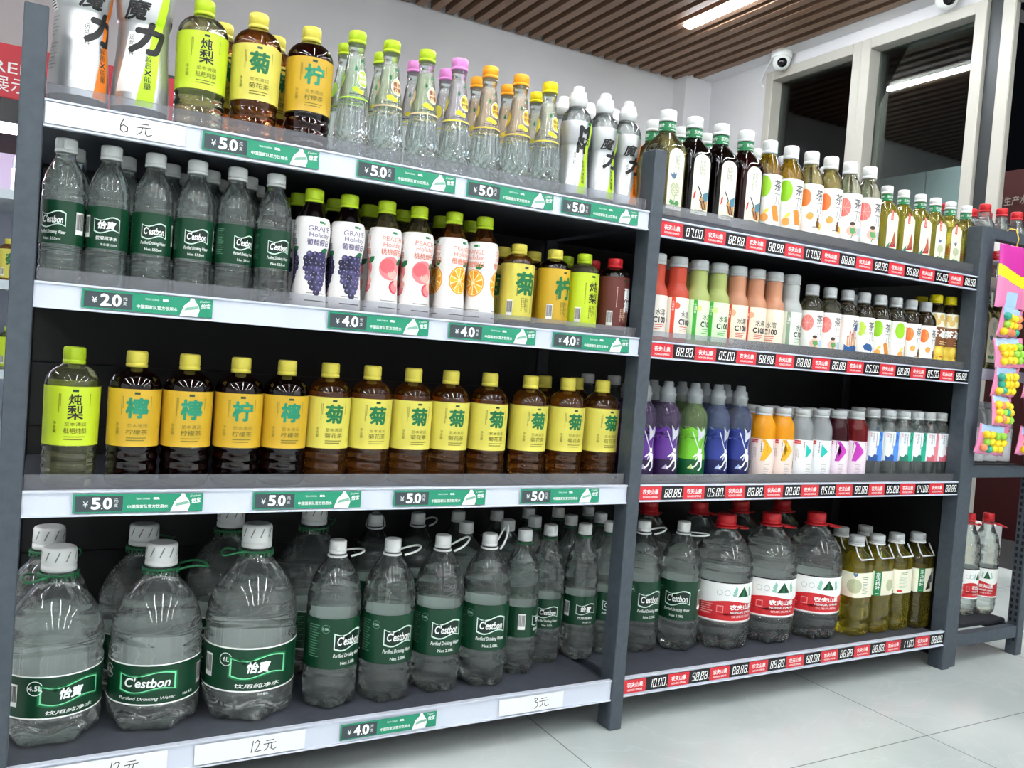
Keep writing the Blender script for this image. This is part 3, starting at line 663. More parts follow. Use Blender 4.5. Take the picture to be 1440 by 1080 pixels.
def art_crane(L, w, z0, z1, k):
    L.Rc(-w*.3, z1+.002*k, -w*.12, z1+.018*k, red_p, 2) if False else None
    L.V('青柑普洱', w*.25, z1+.004*k, .0075*k, grey_p, 2).vlines(-w*.25, z1+.004*k, .042*k, 2, .0035*k, grey_p).lines(0, z0+.008*k, w*1.1, 2, .005*k, grey_p)
    L.stroke([(-w*.35,z0+.06*k),(-w*.05,z0+.05*k),(w*.15,z0+.042*k),(-w*.05,z0+.03*k)], .0028*k, ink, 2)
    L.P([(-w*.1,z0+.034*k),(w*.6,z0+.045*k),(w*.95,z0+.03*k),(w*.9,z0+.012*k),(w*.2,z0+.014*k)], tan, 2).P([(w*.3,z0+.045*k),(w*.95,z0+.052*k),(w*.95,z0+.032*k),(w*.4,z0+.028*k)], tea_b, 3)
    for i in range(4): L.stroke([(w*(.1+.18*i),z0+.03*k),(w*(.4+.16*i),z0+.012*k)], .0022*k, (ink, tea_r, ink, tan)[i], 4)
    L.P([(-w*.85,z0+.03*k),(-w*.62,z0+.036*k),(-w*.55,z0+.05*k),(-w*.8,z0+.045*k)], red_p, 2)
def art_jasmine(L, w, z0, z1, k):
    L.V('茉莉花茶', w*.25, z1+.004*k, .0075*k, M('teal_grey', '#7fa8a0', .5), 2).vlines(-w*.2, z1+.004*k, .03*k, 2, .0035*k, grey_p)
    for a in (1.2, 1.7, 2.3): L.leaf(-w*.2, z0+.064*k, .016*k, .003*k, a, M('butterfly_blue', '#52718c', .5), 2)
    L.D(0, z0+.043*k, w*.62, w*.62*1.05, sage, 2, 24)
    for i in range(22): a = i*2.4; r = w*.56*math.sqrt(i/22); L.D(r*math.cos(a), z0+.043*k+r*math.sin(a), .0016*k, .0016*k, cream, 3, 6)
    L.stroke([(0,z0+.03*k),(0,z0+.002*k)], .0016*k, leafg, 2)
    for a in (.5, 2.6, .2, 2.9): L.leaf(0, z0+.012*k, .016*k, .004*k, a, leafg, 2)
def art_emblem(L, w, z1, k):
    L.Rc(-w*.42, z1-.006*k, w*.02, z1+.026*k, red_p, 2).V('农夫山泉', -w*.2, z1+.021*k, .0062*k, cream, 3).V('茶', -w*.2, z1-.012*k, .005*k, grey_p, 2).vlines(w*.3, z1+.02*k, .04*k, 2, .0034*k, M('faint_print', '#c8c6a8', .5))
def art_ship(L, w, z0, z1, k):
    art_emblem(L, w, z1, k)
    for i in range(3): L.P([(w*(.3+.12*i)-w*.9+i*.002, z0+.02*k+i*.002*k), (w*.75, z0+(.022+.006*i)*k), (w*.6-i*w*.08, z0+(.045+.016*i)*k)], (red_p, red_d, M('sail_red', '#b0563c', .5))[i], 2+i)
    L.P([(-w*.95,z0+.02*k),(-w*.4,z0+.014*k),(-w*.35,z0+.036*k)], M('sail_green', '#2f7d66', .5), 3)
    L.P([(-w*.6,z0+.012*k),(w*.9,z0+.016*k),(w*.7,z0+.003*k),(-w*.3,z0+.002*k)], M('hull', '#5a2a20', .5), 5)
def art_flower(L, w, z0, z1, k): art_emblem(L, w, z1, k); L.it and None; \
    [L.leaf(-w*.15, z0+.064*k, .014*k, .003*k, a, M('butterfly_blue', '#52718c', .5), 2) for a in (1.2, 1.8)]; L.D(0, z0+.046*k, w*.6, w*.62, sage, 2, 24).stroke([(0,z0+.034*k),(0,z0+.002*k)], .0016*k, leafg, 2).leaf(0, z0+.014*k, .014*k, .004*k, .5, leafg, 2).leaf(0, z0+.014*k, .014*k, .004*k, 2.6, leafg, 2)
def art_zebra(L, w, z0, z1, k):
    art_emblem(L, w, z1, k)
    for i in range(7): z = z0+(.006+.0095*i)*k; L.stroke([(-w*.85,z-.004*k),(-w*.45,z+.003*k),(0,z-.002*k),(w*(.6-.09*i),z+.004*k)], .0042*k, ink, 2)
leaftea('dfJ', .0365, .234, clear('jasmine_tea', '#e2da9a', 1.33), art_jasmine); leaftea('dfD', .0365, .234, clear('black_tea', '#1c0a12', 1.33), art_crane); leaftea('dfR', .0365, .234, clear('dark_red_tea', '#4a0a10', 1.33), art_crane)
green_tea = clear('green_tea', '#f0e25a', 1.33, body=.14, bodycol='#d8c838'); oolong = clear('oolong_tea', '#cfc658', 1.33, body=.08)
leaftea('dfs1', .0285, .19, green_tea, art_ship); leaftea('dfs2', .0285, .19, green_tea, art_flower); leaftea('dfs3', .0285, .19, oolong, art_zebra)

# fruit tea "茶π"
thin_ink = M('thin_print', '#55565a', .5)
def fruitA(L, k, x):   # lime and camel-like animal
    L.D(x-.024*k, .105*k, .0155*k, .024*k, M('lime_fruit', '#8fc61c', .45), 1, 24); L.D(x-.019*k, .036*k, .009*k, .009*k, M('apricot', '#f0a04a', .45), 2); L.leaf(x-.022*k, .045*k, .016*k, .004*k, .7, M('pale_leaf', '#e8d24a', .5), 3)
    c = M('camel_print', '#d98a30', .5); L.P([(x+.002*k,.03*k),(x+.02*k,.03*k),(x+.018*k,.042*k),(x+.011*k,.05*k),(x+.01*k,.062*k),(x+.004*k,.065*k),(x-.004*k,.062*k),(x-.004*k,.059*k),(x+.004*k,.058*k),(x+.004*k,.046*k)], c, 2); L.stroke([(x+.016*k,.05*k),(x+.02*k,.064*k)], .0012*k, thin_ink, 2)
def fruitB(L, k, x):   # peach and monkey
    L.D(x-.026*k, .1*k, .014*k, .02*k, M('peach_fruit', '#ee7a3c', .45), 1, 24); L.D(x-.012*k, .058*k, .008*k, .008*k, M('apricot', '#f0a04a', .45), 2); L.stroke([(x-.016*k,.066*k),(x-.01*k,.067*k),(x-.004*k,.062*k)], .0012*k, leafg, 3)
    b = M('monkey_print', '#6e4a2c', .5); L.D(x+.009*k, .042*k, .0055*k, .009*k, b, 3).D(x+.009*k, .053*k, .0035*k, .0035*k, b, 3).D(x+.017*k, .038*k, .009*k, .008*k, M('banana_print', '#ecc03c', .5), 2); L.stroke([(x+.008*k,.05*k),(x+.012*k,.064*k)], .0016*k, b, 3).stroke([(x-.004*k,.034*k),(x+.016*k,.036*k)], .0016*k, b, 3)
def fruitC(L, k, x):   # grapefruit and swim ring
    p = M('grapefruit', '#ee7f78', .45); L.D(x-.026*k, .098*k, .0165*k, .022*k, p, 1, 24)
    for j in range(8): a = 2*PI*j/8; L.stroke([(x-.026*k,.098*k),(x-.026*k+.0145*k*math.cos(a),.098*k+.02*k*math.sin(a))], .0008*k, M('grapefruit_pale', '#f6c0b8', .5), 2)
    L.D(x-.002*k, .043*k, .0145*k, .012*k, M('ring_pink', '#f2b8a8', .5), 2).D(x+.017*k, .043*k, .009*k, .01*k, M('ring_blue', '#a9d0e6', .5), 1)
    L.D(x-.003*k, .0565*k, .0052*k, .0055*k, M('figure_skin', '#e8bfa0', .5), 4).D(x-.003*k, .06*k, .0068*k, .0045*k, M('figure_hair', '#4a3428', .5), 5).P([(x-.009*k,.05*k),(x+.004*k,.05*k),(x+.009*k,.04*k),(x-.002*k,.035*k),(x-.008*k,.04*k)], leafg, 4).stroke([(x,.036*k),(x-.004*k,.027*k)], .0022*k, leafg, 4)
def fruitD(L, k, x):   # whale tail and castle on waves
    bl = M('whale_blue', '#27578e', .5); L.P([(x-.02*k,.024*k),(x+.022*k,.024*k),(x+.022*k,.044*k),(x+.01*k,.05*k),(x-.008*k,.042*k),(x-.02*k,.05*k)], bl, 2)
    L.P([(x+.004*k,.095*k),(x+.02*k,.115*k),(x+.012*k,.098*k),(x+.022*k,.092*k),(x+.01*k,.088*k)], bl, 2)
    for i, h in enumerate((.07, .082, .076, .088, .07)): xx = x-.013*k+i*.006*k; L.Rc(xx, .046*k, xx+.0045*k, h*k, (tan, M('castle_pink', '#d99a86', .5))[i % 2], 3); L.P([(xx-.001*k,h*k),(xx+.0055*k,h*k),(xx+.0022*k,(h+.009)*k)], M('castle_roof', '#c06a58', .5), 4)
def fruitE(L, k, x):   # green grapes and whale
    g = M('green_grape', '#b4cf4a', .45)
    for dx, dz in ((-.02,.112),(-.014,.103),(-.021,.099),(-.016,.09),(-.022,.086)): L.D(x+dx*k, dz*k, .006*k, .0075*k, g, 2, 14)
    bl = M('whale_blue', '#27578e', .5); L.P([(x-.014*k,.05*k),(x-.004*k,.058*k),(x+.012*k,.055*k),(x+.021*k,.044*k),(x+.014*k,.032*k),(x-.006*k,.034*k)], bl, 2).P([(x-.012*k,.04*k),(x+.012*k,.036*k),(x+.013*k,.032*k),(x-.006*k,.033*k)], white, 3)
def fruitF(L, k, x):
    L.D(x-.022*k, .1*k, .0145*k, .017*k, M('orange_fruit', '#f09a4a', .45), 1, 24); fruitB(L, k, x+.004*k)
def chapi(key, R, H, liq, fruit, capm, lz):
    k = (lz[1]-lz[0])/.112
    sh = Shape([(0,R*.88),(.004,R*.97),(.01,R),(lz[1]+.002,R),(lz[1]+.014*k,R*.97),(lz[1]+.03*k,R*.8),(H-.036*k,R*.56),(H-.028*k,R*.47),(H-.01,R*.45)], ribs=((.004,lz[0],.001,1,0),))
    L = Lab(sh, .07, .0005); L.wrap(lz[0], lz[1], M('fruit_tea_label', '#efeee8', .45), 0)
    dz = lz[0]-.02*k; q = Lab(sh, .07); fruit(q, k, .002)
    for sx in (0, -PI*R*.68, PI*R*.68):
        for V, F, mat, l in q.it: L.it.append(([(v[0]+sx, v[1]+dz) for v in V], F, mat, l))
        L.T('茶', .011*k+sx, dz+.108*k, .024*k, thin_ink, 4, w=.021*k, bold=.006).stroke([(sx+.002*k,dz+.088*k),(sx+.006*k,dz+.0895*k),(sx+.0215*k,dz+.0895*k)], .0011*k, thin_ink, 4).stroke([(sx+.008*k,dz+.089*k),(sx+.0075*k,dz+.072*k),(sx+.0055*k,dz+.066*k)], .0011*k, thin_ink, 4).stroke([(sx+.016*k,dz+.089*k),(sx+.016*k,dz+.07*k),(sx+.0185*k,dz+.066*k),(sx+.021*k,dz+.069*k)], .0011*k, thin_ink, 4)
    kind(key, 'fruit_tea_bottle', [('body', sh.body('body', liq, 40, 44), None), ('label', L.mesh('label'), None), ('cap', cap_mesh(H-.03*k, H, R*.53, capm), None)])
yel = clear('yellow_fruit_tea', '#e0bc2a', 1.33); pal = clear('pale_fruit_tea', '#e8dfa4', 1.33); brn = clear('brown_fruit_tea', '#a8883c', 1.33)
for kk, f, l in (('A', fruitA, yel), ('B', fruitB, clear('straw_fruit_tea', '#e4d488', 1.33)), ('C', fruitC, clear('very_pale_fruit_tea', '#ecebc6', 1.33))): chapi('cp9' + kk, .0328, .224, l, f, cap_white, (.026,.142))
for kk, f, l in (('C', fruitC, pal), ('D', fruitD, brn), ('E', fruitE, brn), ('A', fruitA, brn), ('F', fruitF, brn)): chapi('cp5' + kk, .0297, .174, l, f, cap_grey, (.012,.11))

# long-necked vitamin lemon juices
def c100(key, col, lab, edge, rough=.3):
    liq = M('cloudy_' + key, col, .12, 0, .45, 1.34)
    sh = Shape([(0,.025),(.003,.027),(.008,.028),(.105,.028),(.114,.0264),(.124,.0215),(.132,.0195),(.162,.0192),(.168,.017),(.174,.016)], ribs=((.003,.012,.0006,1,0),))
    L = Lab(sh, .055, .0005); L.wrap(.012, .1, M('lab_' + key, lab, .45), 0); e = M('edge_' + key, edge, .4)
    L.Rc(-.03, .012, -.0215, .1, e, 1).Rc(.049, .012, .0545, .1, e, 1)
    L.V('水溶柠檬', -.026, .09, .005, white, 3)
    for sx in (0, -.056): L.T('水溶', .004+sx, .064, .0135, M('c_ink', '#2a2a26', .5), 3, w=.0225, bold=.006).T('C100', .003+sx, .0475, .0115, ink, 3, w=.029, bold=.025).lines(.002+sx, .036, .022, 3, .0042, e, 2)
    L.D(-.018, .082, .007, .007, M('citrus_' + key, col, .45), 1)
    kind(key, 'juice_bottle', [('body', sh.body('body', liq, 36, 40), None), ('label', L.mesh('label'), None), ('cap', cap_mesh(.167,.19,.0195,cap_grey), None)])
c100('c100R', '#e8604a', '#ece6da', '#e2492a'); c100('c100G', '#d2e08c', '#dcf0cc', '#3fae3a'); c100('c100O', '#f0b08c', '#efe2cc', '#d84a36'); c100('c100W', '#e2e8e4', '#dfe9d8', '#8aa88a')
# iced tea with lemons
def icet():
    sh = Shape([(0,.025),(.004,.0268),(.01,.0275),(.05,.0268),(.09,.0275),(.12,.0268),(.15,.0245),(.165,.0185),(.173,.0145),(.19,.013)], ribs=((.12,.155,.0015,2,1.5),))
    L = Lab(sh, .08, .0005); br = M('iced_tea_brown', '#7a4a26', .4); L.wrap(.006, .112, M('iced_yellow', '#d8b53a', .4), 0).wrap(.06, .112, br, 1).wrap(.112, .15, cream, 1)
    for sx in (0, .045, -.045, .09):
        L.T('冰', sx, .095, .024, white, 4, bold=.04, shear=.2).T('茶', sx+.02, .094, .02, white, 4, bold=.03, shear=.2).lines(sx+.004, .071, .026, 2, .006, M('iced_txt', '#e8c890', .5), 3)
        for dx, dz, rr in ((-.008,.046,.0125),(.012,.042,.0125),(-.002,.02,.012),(.02,.018,.012)): L.D(sx+dx, dz, rr, rr*1.15, M('lemon_print', '#e9c83a', .4), 3).D(sx+dx-.002, dz+.003, rr*.6, rr*.7, M('lemon_print_pale', '#f0da6a', .4), 4)
        for i in range(4): L.D(sx-.018+i*.012, .125+.012*(i % 2), .008, .009, M('ice_print', ('#d8b86a', '#f0eada')[i % 2], .4), 3)
        L.Rc(sx-.006, .03, sx+.006, .033, red_p, 5)
    kind('ice', 'iced_tea_bottle', [('body', sh.body('body', brn, 36, 40), None), ('label', L.mesh('label'), None), ('cap', cap_mesh(.177,.2,.0158,cap_gold), None)])
icet()
# sports drinks with translucent domed caps
dome = M('smoky_translucent_cap', '#aab0b2', .25, 0, .35)
def scream(key, cols):
    sh = Shape([(0,.027),(.004,.0305),(.012,.0325),(.05,.032),(.085,.0285),(.115,.0315),(.135,.0325),(.15,.0305),(.163,.024),(.172,.018),(.18,.0165)], ribs=((.07,.1,.0012,2,0),))
    L = Lab(sh, .08, .0005); c0, c1, c2 = [M("sport_%s_%d" % (key, i), c, .3) for i, c in enumerate(cols[:3])]
    L.wrap(.014, .05, c0, 0).wrap(.05, .1, c1, 0).P([(-PI*.03+PI*.06*i/24, .1+.022*abs(math.sin(i*1.1))) for i in range(25)]+[(PI*.03,.095),(-PI*.03,.095)], c1, 1)
    sv = M('sport_silver', '#d8dce2', .35, .3)
    for sx in (0, -.058, .058):
        L.P([(sx+.0,.09),(sx+.016,.105),(sx+.012,.122),(sx+.004,.112),(sx-.006,.125),(sx-.002,.104)], sv, 3).stroke([(sx-.014,.112),(sx+.004,.07),(sx-.004,.05)], .002, sv, 3).stroke([(sx+.016,.1),(sx+.008,.06)], .0016, sv, 3)
        L.D(sx+.006, .07, .0045, .005, white, 4).P([(sx-.001,.066),(sx+.012,.062),(sx+.011,.048),(sx+.003,.046)], white, 4).stroke([(sx+.002,.048),(sx-.004,.036),(sx-.01,.032)], .0035, white, 4).stroke([(sx+.009,.048),(sx+.01,.034),(sx+.003,.026)], .0035, white, 4).stroke([(sx,.063),(sx-.009,.056)], .003, white, 4)
        L.P([(sx-.02,.03),(sx-.012,.04),(sx-.006,.028)], c2, 2)
    kind(key, 'sports_drink_bottle', [('body', sh.body('body', M('sport_liquid_'+key, cols[3], .05, 0, .85, 1.33), 40, 44), None), ('label', L.mesh('label'), None), ('cap', sports_cap(.174,.22,.0175,dome), None)])
scream('scP', ('#2a1640', '#5b2f86', '#b0a4c4', '#9a86b0')); scream('scG', ('#0e5a30', '#6fbe2e', '#c8e08a', '#b8d49a')); scream('scB', ('#14184c', '#24337e', '#9fb0dc', '#98a8d0'))
# vitamin waters
def vit(key, col, lab, acc, trans):
    liq = M('vit_' + key, col, .08, 0, trans, 1.33)
    sh = Shape([(0,.026),(.003,.029),(.01,.0305),(.108,.0305),(.125,.0298),(.14,.0265),(.15,.0215),(.156,.0195),(.164,.0175)])
    L = Lab(sh, .05, .0005); L.wrap(.004, .1, M('vitlab_' + key, lab, .35), 0); a = M('vitacc_' + key, acc, .4)
    for sx in (0, -.064, .064):
        L.P([(sx-.004,.099),(sx+.006,.099),(sx+.026,.074),(sx+.006,.049),(sx-.004,.049),(sx+.014,.074)] if key != 'vW' else [(sx+.002,.09),(sx+.02,.073),(sx+.002,.056)], a, 2)
        L.Rc(sx-.026, .09, sx-.011, .0985, red_p, 2).T('农夫山泉', sx-.0185, .0942, .004, white, 3).vlines(sx-.004, .095, .03, 1, .0035, thin_ink).vlines(sx-.022, .078, .03, 3, .003, M('vit_faint', '#b8b2b0', .5)).lines(sx+.012, .04, .014, 7, .0042, M('vit_faint', '#b8b2b0', .5))
        L.V('维他命水', sx+.03, .095, .0048, thin_ink, 3)
    L.bars(-.03, .036, .01, .026)
    kind(key, 'vitamin_water_bottle', [('body', sh.body('body', liq, 40, 40), None), ('label', L.mesh('label'), None), ('cap', cap_mesh(.155,.175,.0195,cap_grey), None)])
vit('vO', '#f0a21c', '#f0dcd2', '#eab024', .3); vit('vW', '#d8dee0', '#eceeee', '#17b8a8', .7); vit('vR', '#7c1418', '#ecdce6', '#c035b0', .5); vit('vD', '#4a0e1c', '#ecdce6', '#c035b0', .6)
# slim square sports waters
def iso(key, col, deep):
    sh = Shape([(0,.0225),(.003,.025),(.01,.026),(.125,.026),(.14,.0245),(.152,.02),(.158,.0175),(.165,.016)], sq=((0,4),(.13,4),(.15,2),(1,2)))
    L = Lab(sh, .09, .0006, step=.006); L.wrap(.05, .126, M('iso_label', '#e6ebee', .4), 0); c = M('iso_' + key, col, .4); d = M('iso_d_' + key, deep, .4)
    for sx in (0, -.048, .048):
        L.Rc(sx-.001, .05, sx+.016, .09, c, 1).P([(sx-.02,.05),(sx+.003,.05),(sx+.003,.064),(sx-.006,.068),(sx-.013,.06),(sx-.02,.064)], d, 2).V('等渗饮料', sx-.011, .119, .0058, thin_ink, 3).vlines(sx-.004, .122, .04, 1, .003, thin_ink)
        L.Rc(sx+.004, .09, sx+.015, .126, M('iso_pale_' + key, col, .4), 1).stroke([(sx+.006,.1),(sx+.012,.112),(sx+.006,.122)], .003, d, 3)
    L.V('农夫', -.017, .12, .005, red_p, 3)
    kind(key, 'sports_water_bottle', [('body', sh.body('body', water, 40, 36), None), ('label', L.mesh('label'), None), ('cap', cap_mesh(.16,.182,.0185,cap_grey), None)])
iso('isB', '#4a86d8', '#26508c'); iso('isG', '#1ea684', '#1a6e5a'); iso('isP', '#e88a96', '#c8606e')
# red-labelled mountain water
def nf_label(L, z0, z1, w, side=True):
    h = z1-z0; R = L.R; L.wrap(z0, z1, white, 0).wrap(z0+.0005, z1-.0005, M('label_white_back', '#f0f4f2', .5), -2)
    n = 48; L.P([(-PI*R, z0+h*.06)] + [(-PI*R+2*PI*R*i/n, z0+h*(.5+.05*math.sin(2*PI*i/n*3))) for i in range(n+1)] + [(PI*R, z0+h*.06)], red_p, 1)
    L.wrap(z1-h*.03, z1, black_p, 1).wrap(z0, z0+h*.025, grey_p, 1)
    for sx in (0, -PI*R*.82, PI*R*.82):
        L.P([(sx-w*.28,z0+h*.64),(sx,z0+h*.9),(sx+w*.28,z0+h*.64)], green_d, 3).P([(sx-w*.1,z0+h*.64),(sx,z0+h*.9),(sx+w*.05,z0+h*.64)], green_m, 4)
        for j in range(4): L.leaf(sx-w*.3, z0+h*.66+j*h*.04, w*.22, w*.05, PI-.3-.3*j, M('mint_print', '#8fc4b0', .5), 2).leaf(sx+w*.3, z0+h*.66+j*h*.04, w*.22, w*.05, .3+.3*j, M('mint_print', '#8fc4b0', .5), 2)
        L.T('农夫山泉', sx, z0+h*.39, h*.125, white, 4, w=w*1.15, bold=.03).T('NONGFU SPRING', sx, z0+h*.26, h*.055, white, 4, w=w*1.1, bold=.015).T('饮用天然水', sx, z0+h*.16, h*.055, white, 4, w=w)
    L.lines(-R*1.25, z0+h*.42, R*.4, 5, h*.055, M('pink_print', '#e8a8a4', .5), 3).Rc(-R*.92, z0+h*.25, -R*.7, z0+h*.42, M('pink_print', '#e8a8a4', .5), 3).Rc(-R*.9, z0+h*.27, -R*.72, z0+h*.4, red_p, 4)
    L.ring(-R*.85, z0+h*.74, h*.07, h*.01, M('pale_blue_print', '#9ab4b8', .5), 3).ring(-R*.6, z0+h*.74, h*.07, h*.01, M('pale_blue_print', '#9ab4b8', .5), 3)
    return L
def nf4(key, liq):
    R = .074; sh = Shape([(0,R*.84),(.005,R*.93),(.016,R*.99),(.064,R),(.066,R*.985),(.168,R*.985),(.17,R),(.2,R*.99),(.222,R*.93),(.25,R*.72),(.272,R*.48),(.284,.026),(.29,.0215),(.305,.0205)], ribs=((.174,.215,.0024,2,.5),(.012,.064,.0012,2,.5)), lobe=(.045,.2,8))
    L = nf_label(Lab(sh, .12, .0006), .068, .166, .062)
    parts = [('body', sh.body('body', liq, 56, 64), None), ('label', L.mesh('label'), None), ('cap', cap_mesh(.292,.32,.0235,cap_red), None), ('neck_ring', lathe('neck_ring', [(.286,.022),(.287,.029),(.29,.029),(.2915,.023)], cap_red, 40, .04, 12), 'red neck ring')]
    pts = [(.024+.05*math.sin(PI*j/16), .024*math.cos(PI*j/16), .287-.006*math.sin(PI*j/16)) for j in range(17)]
    parts.append(('handle', tube_mesh('handle', pts, .002, cap_red), 'red carrying loop'))
    kind(key, 'water_jug', parts)
nf4('nf4', clear('jug_water_tall', '#f0f7f4', bodycol='#e6ecea', thin=.22, body=.05))
def nfs(key, R, H, lz, loopy):
    k = H/.3
    sh = Shape([(0,R*.84),(.006*k,R*.95),(.016*k,R),(lz[0],R),(lz[0]+.002,R*.98),(lz[1],R*.98),(lz[1]+.002,R),(.19*k,R*.98),(.225*k,R*.84),(.255*k,R*.5),(.27*k,.015),(.285*k,.013)], ribs=((.012,lz[0],.0012,2,.6),(lz[1],.23*k,.0014,3,.8)), lobe=(.022*k,.1,5))
    P = [('body', sh.body('body', pet, 40, 56), None), ('label', nf_label(Lab(sh, sum(lz)/2, .0006), lz[0], lz[1], R*.85).mesh('label'), None), ('cap', cap_mesh(H-.024,H,.0155,cap_red), None)]
    if loopy: P.append(('handle', loop_mesh(H-.03, .0165, mat=cap_red, up=-.008, out=.05), 'red carrying loop'))
    kind(key, 'water_bottle', P)
nfs('nf15', .0385, .3, (.05,.14), True); nfs('nf55', .031, .22, (.06,.13), False)
# large leaf tea with carrying ring
def df15(key, liq, art):
    hw = .039
    sh = Shape([(0,hw*.88),(.005,hw*.97),(.014,hw),(.185,hw),(.198,hw*.96),(.215,hw*.72),(.228,hw*.48),(.235,.0165),(.25,.015)], sq=((0,4.2),(.19,4.2),(.222,2),(1,2)), ribs=((.012,.1,.0014,2,0),))
    L = Lab(sh, .14, .0007, step=.008); L.wrap(.103, .168, cream, 0); i0 = len(L.it); art(L); L.it[i0:] = [([(v[0]-.026, v[1]) for v in V], F, mt, l) for V, F, mt, l in L.it[i0:]]
    sq = [(.026*math.cos(a), -.019, .215) for a in (0,)]
    ring = [(x, y, z) for x, y, z in ((-.024,-.018,.234),(-.026,-.03,.212),(-.024,-.038,.203),(.024,-.038,.203),(.026,-.03,.212),(.024,-.018,.234))]
    bm = bmesh.new(); tube(bm, ring, .0019, 8); tube(bm, circle(.0195,.2355), .0024, 8, True)
    me = bpy.data.meshes.new('handle'); bm.to_mesh(me); bm.free(); me.materials.append(cap_white)
    kind(key, 'tea_bottle', [('body', sh.body('body', liq, 48, 52), None), ('label', L.mesh('label'), None), ('cap', cap_mesh(.2365,.26,.0198,cap_grey), None), ('handle', me, 'white carrying ring')])
def a_band(L, x):
    L.Rc(x-.0085, .103, x+.0085, .168, M('neck_green_print', '#147a44', .4), 2).V('东方树叶', x, .159, .0105, white, 3, bold=.012).lines(x, .108, .008, 1, .003, white, 3)
def a1(L): L.D(-.006, .133, .018, .019, sage, 2, 24).leaf(-.006, .158, .012, .003, 1.1, M('butterfly_blue', '#52718c', .5), 3).leaf(-.004, .158, .012, .003, 2.0, M('butterfly_blue', '#52718c', .5), 3).lines(.024, .155, .02, 2, .004, green_m).lines(.024, .142, .02, 8, .004, grey_p); a_band(L, .095)
def a2(L): a_band(L, .0); L.vlines(.018, .16, .02, 1, .003, grey_p).D(.038, .13, .012, .016, sage, 2).D(-.034, .13, .013, .017, sage, 2)
def a3(L): L.P([(-.03,.108),(-.012,.112),(-.018,.15)], red_d, 2).P([(-.034,.12),(-.022,.118),(-.026,.155)], red_p, 3).Rc(-.034,.104,-.01,.111,M('hull','#5a2a20',.5),3).lines(.018, .158, .024, 2, .004, green_m).lines(.016, .146, .028, 8, .004, M('pale_green_sheet', '#b4ccb4', .5)).Rc(-.002,.107,.012,.113,red_p,2); a_band(L, .07)
def a4(L): a_band(L, .006); L.P([(.022,.108),(.04,.112),(.034,.15)], ink, 2).P([(.026,.12),(.044,.13),(.04,.16)], M('zebra_grey', '#4a4a4a', .5), 3)
kd = clear('large_green_tea', '#e4d650', 1.33, body=.1, bodycol='#c8ba3a'); kb = clear('large_oolong_tea', '#c0b04a', 1.33, body=.06)
df15('dl1', kd, a1); df15('dl2', kd, a2); df15('dl3', kd, a3); df15('dl4', kb, a4)
# ------------------------------------------------------------------ shelving
SH = (.097, .515, .818, 1.083)
def shelving(name, x0, x1, posts, label, rails, lipped):
    t = empty(name, ((x0+x1)/2, 0, 0)); cx = (x0+x1)/2
    for px in posts:
        bm = bmesh.new(); box(bm, px-cx, px-cx+.031, 0, .045, 0, 1.209); bevel_all(bm, .0015, 1); bm_obj('post', bm, metal_grey, t)
        bm = bmesh.new(); box(bm, px-cx, px-cx+.0309, .404, .449, 0, 1.209); bevel_all(bm, .0015, 1); bm_obj('rear_post', bm, metal_dark, t)
        boxo('side_brace', (px-cx+.004, px-cx+.027, .045, .404, .05, .085), metal_dark, t)
    bm = bmesh.new(); z = .09; box(bm, x0-cx, x1-cx, .416, .422, .03, 1.08)
    while z < 1.0: box(bm, x0-cx, x1-cx, .41, .4159, z, z+.117); z += .12
    bm_obj('back_panel', bm, back_black, t)
    if x0 > 1: boxo('side_panel', (x1-cx+.0315, x1-cx+.0345, .046, .452, .02, 1.0755), back_black, t)
    for i, (zs, (rb, rt)) in enumerate(zip(SH, rails)):
        s = boxo('shelf', (x0-cx, x1-cx, .014, .41, zs-.03, zs), shelf_grey, t, .002)
        bm = bmesh.new(); box(bm, x0-cx, x1-cx, .006, .0135, rb, rt); box(bm, x0-cx, x1-cx, .003, .0065, rb, rb+.003); box(bm, x0-cx, x1-cx, .003, .0065, rt-.003, rt); bm_obj('price_rail', bm, rail_white, s)
        if i > 0 and lipped: boxo('front_lip', (x0-cx+.002, x1-cx-.002, .017, .0195, zs+.001, zs+lipped), lip_mat, s)
    tag(t, label, 'shelving unit'); return t
lip_mat = film('clear_lip', '#e6e8ec', .12, .1, '#e8eaf0')
A = 1.0876; B = A+.0309; D = B+1.0798
shelving('shelving_unit', 0, A, (-.0309, A), 'dark grey four-shelf display unit with plain white rails and green price cards', ((.0626,.1065),(.4778,.5168),(.7838,.8221),(1.0426,1.0818)), .024)
shelving('shelving_unit', B, D, (D,), 'dark grey four-shelf display unit with red and black price strips', ((.0665,.1075),(.4806,.517),(.7821,.8188),(1.0342,1.072)), .022)

